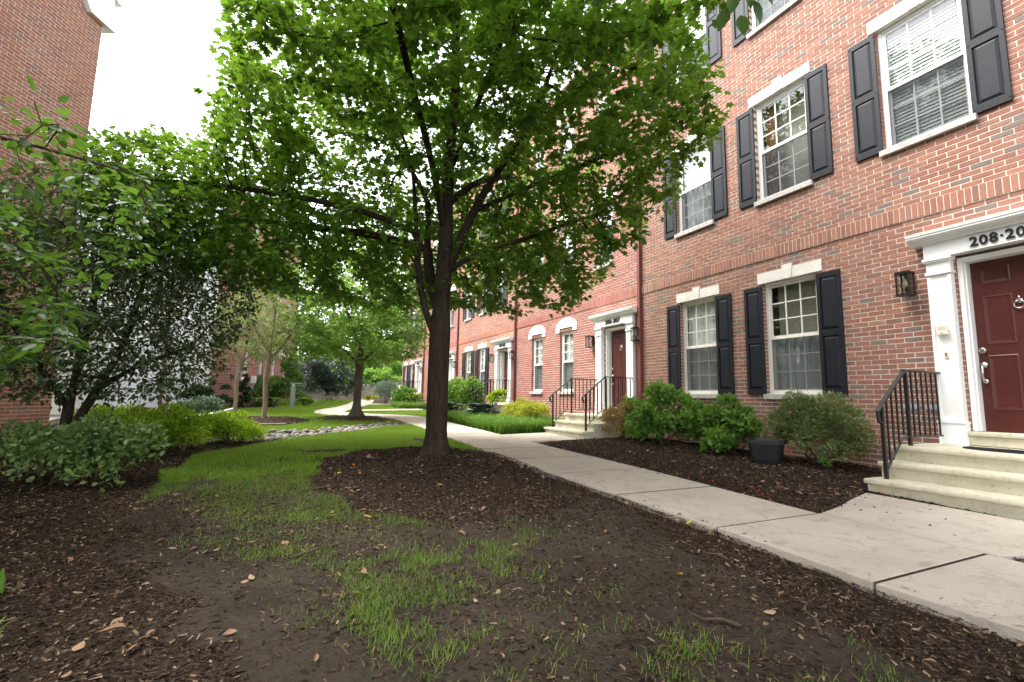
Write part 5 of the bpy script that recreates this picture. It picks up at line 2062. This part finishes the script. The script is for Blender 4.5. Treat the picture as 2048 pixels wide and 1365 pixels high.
shrub('rhododendron', 'dark evergreen mass behind the cone evergreen and the far wall', -.3, 37.2, 2.6, 1.4, 3.4, 'rhodo_leaf', NARROW, 7000, .22, 16, nl=34, stems=4)
shrub('silver_shrub', 'silvery grey-green arching shrub left of the far railings', 5.3, 28.3, 1.25, .9, 1.65, 'silver_leaf', NARROW, 5000, .10, 17, nl=26)
shrub('green_shrub', 'rounded light green shrub right of the far path', 5.75, 24.6, .72, .7, 1.15, 'hydrangea_leaf', OVATE, 2600, .10, 18, nl=18)
shrub('gold_shrub', 'golden yellow bush behind the far railing', 6.5, 26.0, .5, .5, 1.0, 'gold_spirea_leaf', SMALL, 1800, .08, 19, nl=12)
shrub('leafy_bush', 'tall leafy green bush beside the third door', 6.0, 17.3, 1.05, 1.05, 1.9, 'hydrangea_leaf', OVATE, 6500, .10, 20, nl=26)
shrub('spirea_shrub', 'golden spirea mound in front of the arched windows', 6.15, 11.9, .6, .95, .78, 'gold_spirea_leaf', SMALL, 9000, .055, 21, nl=44, lowbare=.05)
shrub('pieris_shrub', 'low grey-green shrub at the back of the grassy bed', 5.55, 15.2, .45, .45, .40, 'pieris_leaf', SMALL, 1400, .06, 22, nl=12, stems=3)
shrub('light_shrub', 'slender light green shrub against the third door railing', 6.2, 14.3, .42, .42, 1.15, 'spirea_leaf', OVATE, 700, .085, 23, nl=9, lowbare=.35)
shrub('silver_shrub', 'low grey-green ivy mound under the white pipe', -2.2, 16.9, .9, .8, .55, 'silver_leaf', OVATE, 2400, .08, 24, nl=16, stems=3)
shrub('gold_shrub', 'small yellow perennial at the base of the block wall', 5.3, 33.6, .8, .35, .40, 'gold_spirea_leaf', SMALL, 1200, .09, 25, nl=12, stems=0)
shrub('silver_shrub', 'pale shrub spilling over the right end of the block wall', 6.6, 34.4, 1.2, .8, 1.7, 'silver_leaf', NARROW, 3200, .13, 26, nl=18)


shrub('hedge_shrub', 'dense green shrub behind the middle of the block wall', 3.6, 40.0, 2.2, 1.2, 3.6, 'hydrangea_leaf', OVATE, 6000, .20, 41, nl=40, stems=3)
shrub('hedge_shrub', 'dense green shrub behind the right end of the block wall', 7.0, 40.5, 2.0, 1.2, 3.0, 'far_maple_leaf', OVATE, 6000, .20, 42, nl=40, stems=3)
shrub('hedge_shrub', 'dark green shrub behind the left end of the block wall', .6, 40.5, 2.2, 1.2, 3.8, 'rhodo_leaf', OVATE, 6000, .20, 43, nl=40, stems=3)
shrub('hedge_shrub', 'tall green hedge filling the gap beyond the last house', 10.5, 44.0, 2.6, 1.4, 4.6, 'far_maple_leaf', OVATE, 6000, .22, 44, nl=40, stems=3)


def hosta(label, x, y, r, h, matn, n=34, seed=0):
    rng = np.random.default_rng(seed)
    e = empty('hosta', (x, y, float(gz(x, y))))
    tag(e, label, 'plant', 'hosta clumps')
    a = rng.uniform(0, 2 * math.pi, n)
    lay = rng.random(n)
    pos = np.stack([np.cos(a) * r * .42 * (1 - lay * .6), np.sin(a) * r * .42 * (1 - lay * .6), h * (.30 + .45 * lay)], 1)
    d = np.stack([np.cos(a), np.sin(a), .25 + .3 * lay], 1)
    nr = np.stack([-np.cos(a) * .3, -np.sin(a) * .3, np.ones(n)], 1)
    link('leaves', leaf_mesh('leaves', pos, d, nr, r * .72 * rng.uniform(.8, 1.15, n), HOSTA, matn, rng.random(n), wid=r * .72), e)
    m = MB()
    for k in range(n):
        m.tube([(np.cos(a[k]) * .03, np.sin(a[k]) * .03, 0), tuple(pos[k])], .007, 4)
    m.build('stalks', matn, e)


hosta('blue-green hosta clump beside the golden spirea', 5.45, 13.3, .62, .55, 'blue_hosta', 46, 1)
hosta('darker blue-green hosta right behind the big trunk', 5.0, 15.9, .75, .55, 'blue_hosta', 46, 2)
hosta('lime hosta patch left of the bollard light', -.55, 24.3, .55, .36, 'lime_hosta', 34, 3)
hosta('lime hosta patch right of the bollard light', .95, 24.6, .5, .34, 'lime_hosta', 34, 4)
hosta('lime hosta patch beside the slim dark evergreen', -1.1, 23.9, .5, .34, 'lime_hosta', 34, 5)


def sprout(label, x, y, n, h, seed):
    rng = np.random.default_rng(seed)
    e = empty('sprout', (x, y, float(gz(x, y))))
    tag(e, label, 'plant', 'sprouts in the foreground mulch')
    a = rng.uniform(0, 2 * math.pi, n)
    pos = np.stack([rng.normal(0, .02, n), rng.normal(0, .02, n), np.zeros(n)], 1)
    d = np.stack([np.cos(a) * .55, np.sin(a) * .55, np.ones(n)], 1)
    nr = np.stack([-np.cos(a), -np.sin(a), np.full(n, .5)], 1)
    link('blades', leaf_mesh('blades', pos, d, nr, h * rng.uniform(.7, 1.2, n), LBLADE, 'liriope_blade', rng.random(n) * .5 + .5, wid=.016), e)
    m = MB(); m.tube([(0, 0, -.02), (0, 0, .03)], [.014, .008], 6); m.build('crown_base', 'liriope_blade', e)


sprout('light green sprout in the mulch at the left edge, upper of two', -1.18, 3.22, 11, .13, 1)
sprout('light green sprout in the mulch at the left edge, lower of two', -.93, 2.55, 9, .11, 2)


# ------------------------------------------------------------------ trees far behind
def far_tree(label, x, y, h, r, leafmat, seed, z0=.55):
    rng = np.random.default_rng(seed)
    e = empty('background_tree', (x, y, z0))
    tag(e, label, 'tree', 'trees beyond the far wall')
    lumps = []
    for k in range(46):
        a = rng.uniform(0, 2 * math.pi)
        f = rng.random()
        q_ = math.sqrt(rng.random()) * (math.sin(math.pi * (.15 + .8 * f))) * r
        lumps.append((q_ * math.cos(a), q_ * math.sin(a), h * (.24 + .70 * f), r * rng.uniform(.20, .34)))
    p, d, nr = lump_leaves(lumps, 9000, h * .12, rng, fill=.6)
    link('crown', leaf_mesh('crown', p, d, nr, .26 * rng.uniform(.6, 1.3, len(p)), MAPLE_LO, leafmat, rng.random(len(p))), e)
    m = MB()
    m.tube([(0, 0, -.3), (.05, 0, h * .3), (0, .05, h * .6)], [.22, .17, .06], 9)
    for k in range(8):
        q_ = lumps[k]
        m.tube([(0, 0, h * .25), (q_[0] * .5, q_[1] * .5, (h * .25 + q_[2]) * .5), q_[:3]], [.09, .06, .02], 6)
    m.build('trunk', 'grey_bark', e, smooth=True)


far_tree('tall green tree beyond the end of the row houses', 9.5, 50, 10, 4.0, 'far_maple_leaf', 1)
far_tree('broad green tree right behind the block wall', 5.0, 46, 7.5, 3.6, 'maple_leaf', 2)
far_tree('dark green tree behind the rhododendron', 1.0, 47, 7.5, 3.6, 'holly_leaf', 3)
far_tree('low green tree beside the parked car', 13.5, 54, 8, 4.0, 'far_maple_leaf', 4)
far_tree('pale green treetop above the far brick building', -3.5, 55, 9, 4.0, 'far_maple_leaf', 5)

# ------------------------------------------------------------------ black plastic pot
e = empty('flower_pot', (6.34, 4.62, float(gz(6.34, 4.62)) - .01), math.radians(28))
tag(e, 'empty square black plastic flower pot standing on the mulch', 'pot')
hb, ht, H_ = .165, .235, .33


def sq(h, z):
    c = h * .2
    return [(h - c, -h, z), (h, -h + c, z), (h, h - c, z), (h - c, h, z), (-h + c, h, z), (-h, h - c, z), (-h, -h + c, z), (-h + c, -h, z)]


m = MB()
lev = [sq(hb, 0), sq(hb + .012, .05), sq(hb + .018, .055), sq(ht - .02, H_ - .06), sq(ht - .02, H_ - .05), sq(ht + .012, H_ - .045), sq(ht + .014, H_), sq(ht - .012, H_), sq(ht - .03, H_ - .09)]
i0 = []
for L in lev:
    i0.append(len(m.v)); m.v += L
for a, c in zip(i0[:-1], i0[1:]):
    for k in range(8):
        m.f.append((a + k, a + (k + 1) % 8, c + (k + 1) % 8, c + k)); m.m.append(0)
m.f.append(tuple(i0[0] + k for k in reversed(range(8)))); m.m.append(0)
m.build('pot_body', 'pot_plastic', e)
m = MB(); m.quad(sq(ht - .031, H_ - .085)); m.build('potting_soil', 'potting_soil', e)

# ------------------------------------------------------------------ river stones in the swale
smesh = []
for k in range(6):
    bm = bmesh.new()
    bmesh.ops.create_icosphere(bm, subdivisions=2, radius=1)
    sx_, sy_, sz_ = random.uniform(.8, 1.25), random.uniform(.65, .95), random.uniform(.42, .62)
    for v in bm.verts:
        n_ = 1 + .10 * math.sin(v.co.x * 3 + k) + .08 * math.sin(v.co.y * 4 + k * 2) + .06 * math.sin(v.co.z * 5 + k)
        v.co = Vector((v.co.x * sx_ * n_, v.co.y * sy_ * n_, v.co.z * sz_ * n_))
    me = bpy.data.meshes.new('river_stone')
    bm.to_mesh(me); bm.free()
    me.polygons.foreach_set('use_smooth', [True] * len(me.polygons))
    me.materials.append(STONE[k % 4])
    smesh.append(me)
sl = np.array(SWALE)
sd_ = np.concatenate([[0], np.cumsum(np.linalg.norm(np.diff(sl, axis=0), axis=1))])
placed = []
for k in range(900):
    if len(placed) >= 170:
        break
    s_ = random.uniform(0, sd_[-1])
    x, y = np.interp(s_, sd_, sl[:, 0]), np.interp(s_, sd_, sl[:, 1])
    wdt = .52 if s_ < 2.2 else .40
    ox, oy = random.uniform(-wdt, wdt), random.uniform(-wdt, wdt)
    r_ = random.uniform(.06, .115)
    x, y = x + ox, y + oy
    if any((x - a) ** 2 + (y - c) ** 2 < ((r_ + q_) * .78) ** 2 for a, c, q_ in placed) or hard(np.array([x]), np.array([y]))[0]:
        continue
    placed.append((x, y, r_))
    o = link('river_stone', random.choice(smesh), None, (x, y, float(gz(x, y)) + r_ * .22))
    o.scale = (r_, r_, r_)
    o.rotation_euler = (random.uniform(-.2, .2), random.uniform(-.2, .2), random.uniform(0, 6.3))
    tag(o, 'rounded grey-brown river stone ' + ('at the left end of the swale, near the yellow-green shrubs' if s_ < 1.7 else 'in the middle of the swale, in front of the small mound' if s_ < 4.0 else 'at the right end of the swale, beside the path'), 'stone', 'river stones in the swale')

# ------------------------------------------------------------------ fallen leaves and twigs
dl = []
for k in range(5):
    tv, tf = OVATE
    v = tv.copy()
    v[:, 2] += .18 * np.sin(v[:, 0] * 3 + k) * (.5 + abs(v[:, 1])) + .5 * v[:, 1] ** 2 * (k % 3)
    v[:, 1] *= .75
    dl.append((v, tf))
dmesh = {}
for col_ in ('tan', 'yellow', 'orange'):
    for k, tm in enumerate(dl):
        dmesh[col_, k] = leaf_mesh('fallen_leaf', np.zeros((1, 3)), np.array([[1.0, 0, 0]]), np.array([[0, 0, 1.0]]), 1.0, tm, 'dry_leaf_' + col_, np.array([random.random()]))
cnt = 0
while cnt < 210:
    x, y = random.uniform(-2.6, 3.0), random.uniform(1.0, 7.5)
    if random.random() < .35:
        x, y = random.uniform(4.5, 6.8), random.uniform(3.1, 8)
    if hard(np.array([x]), np.array([y]))[0] or random.random() > (1.25 - y * .09):
        continue
    c = 'tan' if random.random() < .90 else random.choice(('yellow', 'orange'))
    o = link('fallen_leaf', dmesh[c, random.randrange(5)], None, (x, y, float(gz(x, y)) + .012))
    s_ = random.uniform(.04, .092)
    o.scale = (s_, s_, s_)
    o.rotation_euler = (random.uniform(-.5, .5), random.uniform(-.4, .4), random.uniform(0, 6.3))
    side = ('on the mulch bed beside the houses' if x > 4.4 else 'on the dark mulch at the left edge' if x < -.6 else 'on the mulch around the big maple trunk' if (x > .9 and y > 4) else 'along the left edge of the concrete path' if x > 2.0 else 'on the worn soil and grass of the foreground')
    tag(o, {'tan': 'dry tan fallen leaf lying ', 'yellow': 'yellow fallen leaf lying ', 'orange': 'orange fallen leaf lying '}[c] + side, 'fallen leaf', 'fallen leaves on the ground')
    cnt += 1
for k, (x, y, a, L) in enumerate(((2.15, 1.35, .7, .34), (1.9, 1.55, 2.2, .22), (.1, 3.2, .4, .4), (.2, 5.0, .2, .5), (-.7, 5.3, 1.0, .35), (4.9, 4.2, .8, .3), (2.6, 2.2, 1.7, .2))):
    z = float(gz(x, y)) + .012
    m = MB()
    m.tube([(0, 0, 0), (L * .35 * math.cos(a), L * .35 * math.sin(a), .012), (L * .7 * math.cos(a + .15), L * .7 * math.sin(a + .15), .004), (L * math.cos(a), L * math.sin(a), .01)], [.008, .007, .005, .003], 6)
    o = m.build('twig', 'twig_bark', None, smooth=True, loc=(x, y, z))
    tag(o, ('thick broken twig at the bottom right of the soil', 'short twig beside the thick broken twig', 'thin stick on the bare soil left of centre', 'long thin root-like stick near the lawn edge', 'curved twig on the dirt edge at the left', 'thin twig on the mulch bed below the pot', 'small twig beside the path edge')[k], 'twig', 'twigs on the ground')

# ------------------------------------------------------------------ stuff: grass, mulch chips, groundcover, petals
def scatter(n, x0, x1, y0, y1, wfun, seed):
    rng = np.random.default_rng(seed)
    x, y = rng.uniform(x0, x1, n), rng.uniform(y0, y1, n)
    k = rng.random(n) < wfun(x, y)
    return x[k], y[k], rng


PB, DB, NB, SB, WB, LB = [], [], [], [], [], []


def lawnw(x, y):
    mu_, la_, pa_ = zones(x, y)
    return np.where(hard(x, y), 0, la_)


for (n, x0, x1, y0, y1, hh, ww, sd2) in ((230000, -1.6, 3.1, .7, 6.0, .048, .0030, 1), (190000, -1.7, 3.3, 6.0, 14, .058, .0060, 2), (90000, -3.2, 7.2, 14, 24, .065, .013, 3), (20000, -1, 7, 24, 36, .07, .02, 4)):
    x, y, rng = scatter(n, x0, x1, y0, y1, lawnw, 50 + sd2)
    n_ = len(x)
    PB.append(np.stack([x, y, gz(x, y) - .004], 1))
    a = rng.uniform(0, 2 * math.pi, n_)
    tl = rng.uniform(.2, 1.9, n_) if y0 < 5 else rng.uniform(.1, .9, n_)
    DB.append(np.stack([np.cos(a) * tl, np.sin(a) * tl, np.ones(n_)], 1))
    NB.append(np.stack([-np.cos(a), -np.sin(a), tl], 1))
    g_ = fbm(x, y, 2.5, 77)
    SB.append(hh * rng.uniform(.45, 1.25, n_) * (.6 + .8 * g_) * np.where(y < 6, 1.1, 1))
    WB.append(np.full(n_, ww))
    LB.append(np.where(rng.random(n_) < (.13 if y0 < 5 else .05), 1.25, np.clip(.05 + .6 * rng.random(n_) + .5 * (g_ - .4) + (-.15 if y0 < 5 else .28), 0, .9)))  # foreground blades darkened in colour to imitate the dimmer light there, farther ones lightened
gme = leaf_mesh('lawn_grass', np.concatenate(PB), np.concatenate(DB), np.concatenate(NB), np.concatenate(SB), BLADE, 'grass_blade', np.concatenate(LB), np.concatenate(WB))
tag(link('lawn_grass', gme), 'short green lawn grass and sparse tufts on the worn soil', 'grass', kind='stuff')
print('GRASS', len(gme.polygons))


def liri(name, label, poly, n, hh, seed):
    xs, ys = [p[0] for p in poly], [p[1] for p in poly]
    rng = np.random.default_rng(seed)
    x, y = rng.uniform(min(xs), max(xs), n), rng.uniform(min(ys), max(ys), n)
    cxx, cyy = np.round(x / .14) * .14, np.round(y / .14) * .14
    x, y = cxx + (x - cxx) * .6 + (vnoise(cxx, cyy, 9.1, 4) - .5) * .1, cyy + (y - cyy) * .6 + (vnoise(cxx, cyy, 9.3, 6) - .5) * .1
    k = inpoly(x, y, poly) & ~hard(x, y)
    x, y = x[k], y[k]
    n = len(x)
    a = rng.uniform(0, 2 * math.pi, n)
    tl = rng.uniform(.3, 1.5, n)
    d = np.stack([np.cos(a) * tl, np.sin(a) * tl, np.ones(n)], 1)
    nr = np.stack([-np.cos(a), -np.sin(a), tl], 1)
    me = leaf_mesh(name, np.stack([x, y, gz(x, y) - .01], 1), d, nr, hh * rng.uniform(.6, 1.2, n), LBLADE, 'liriope_blade', rng.random(n), wid=.010)
    tag(link(name, me), label, 'groundcover', kind='stuff')


liri('liriope_bed', 'long-bladed green groundcover along the path before the second steps', [(4.55, 10.0), (5.7, 10.25), (6.9, 10.7), (7.1, 12.0), (6.0, 13.2), (5.3, 14.2), (4.62, 14.8)], 26000, .40, 5)
liri('liriope_edge', 'green blades of groundcover beside the far railings', [(4.9, 22.6), (6.9, 23.4), (6.9, 25.2), (4.9, 24.4)], 6000, .34, 6)


def mulw(x, y):
    mu_, la_, pa_ = zones(x, y)
    base = np.where(mu_ > .4, 1.0, .16 + .30 * np.clip((fbm(x, y, 1.8, 91) - .45) * 5, 0, 1) + .25 * np.clip((x - (2.0)) * 2, 0, 1) * (y < 4.5))
    rim = hard(x, y) & ~(hard(x - .10, y) & hard(x + .10, y) & hard(x, y + .10))
    return np.where(rim, .05, np.where(hard(x, y), 0.004, base))


PB, DB, NB, SB, WB, LB = [], [], [], [], [], []
for (n, x0, x1, y0, y1, ss, sd2) in ((150000, -3.6, 3.1, .6, 4.6, .017, 1), (90000, -4.2, 3.2, 4.6, 9.2, .022, 2), (60000, 4.3, 7.3, 1.2, 9.5, .022, 3), (16000, -3.2, 3.2, 9.2, 17, .035, 4)):
    x, y, rng = scatter(n, x0, x1, y0, y1, mulw, 80 + sd2)
    n_ = len(x)
    PB.append(np.stack([x, y, np.where(hard(x, y), np.array(0.0175 * np.clip(y - 2, 0, 34) + .038), gz(x, y) + .003)], 1))
    DB.append(np.stack([rng.normal(0, 1, n_), rng.normal(0, 1, n_), rng.normal(0, .28, n_)], 1))
    NB.append(np.stack([rng.normal(0, .45, n_), rng.normal(0, .45, n_), np.ones(n_)], 1))
    s_ = ss * np.minimum(np.exp(rng.normal(0, .5, n_)), 2.2)
    SB.append(s_)
    WB.append(s_ * rng.uniform(.12, .36, n_))
    LB.append(np.clip(rng.random(n_) ** 2.0 * (.6 + .9 * fbm(x, y, 1.3, 55)) + (rng.random(n_) < .07) * .8, 0, 1.6))
cme = leaf_mesh('mulch_chips', np.concatenate(PB), np.concatenate(DB), np.concatenate(NB), np.concatenate(SB), CHIP, 'mulch_chip', np.concatenate(LB), np.concatenate(WB))
tag(link('mulch_chips', cme), 'dark brown wood mulch chips covering the beds', 'mulch', kind='stuff')
rng = np.random.default_rng(5)
n_ = 34
x = np.concatenate([rng.uniform(4.36, 4.75, n_ - 6), rng.uniform(4.6, 5.4, 6)])
y = np.concatenate([rng.uniform(2.8, 4.4, n_ - 6), rng.uniform(2.9, 3.8, 6)])
pme = leaf_mesh('red_petals', np.stack([x, y, gz(x, y) + .02], 1), rng.normal(0, 1, (n_, 3)), np.tile([0, 0, 1.0], (n_, 1)) + rng.normal(0, .3, (n_, 3)), .028, OVATE, 'petal_red')
tag(link('red_petals', pme), 'scattered small red petals on the mulch beside the path', 'petals', kind='stuff')
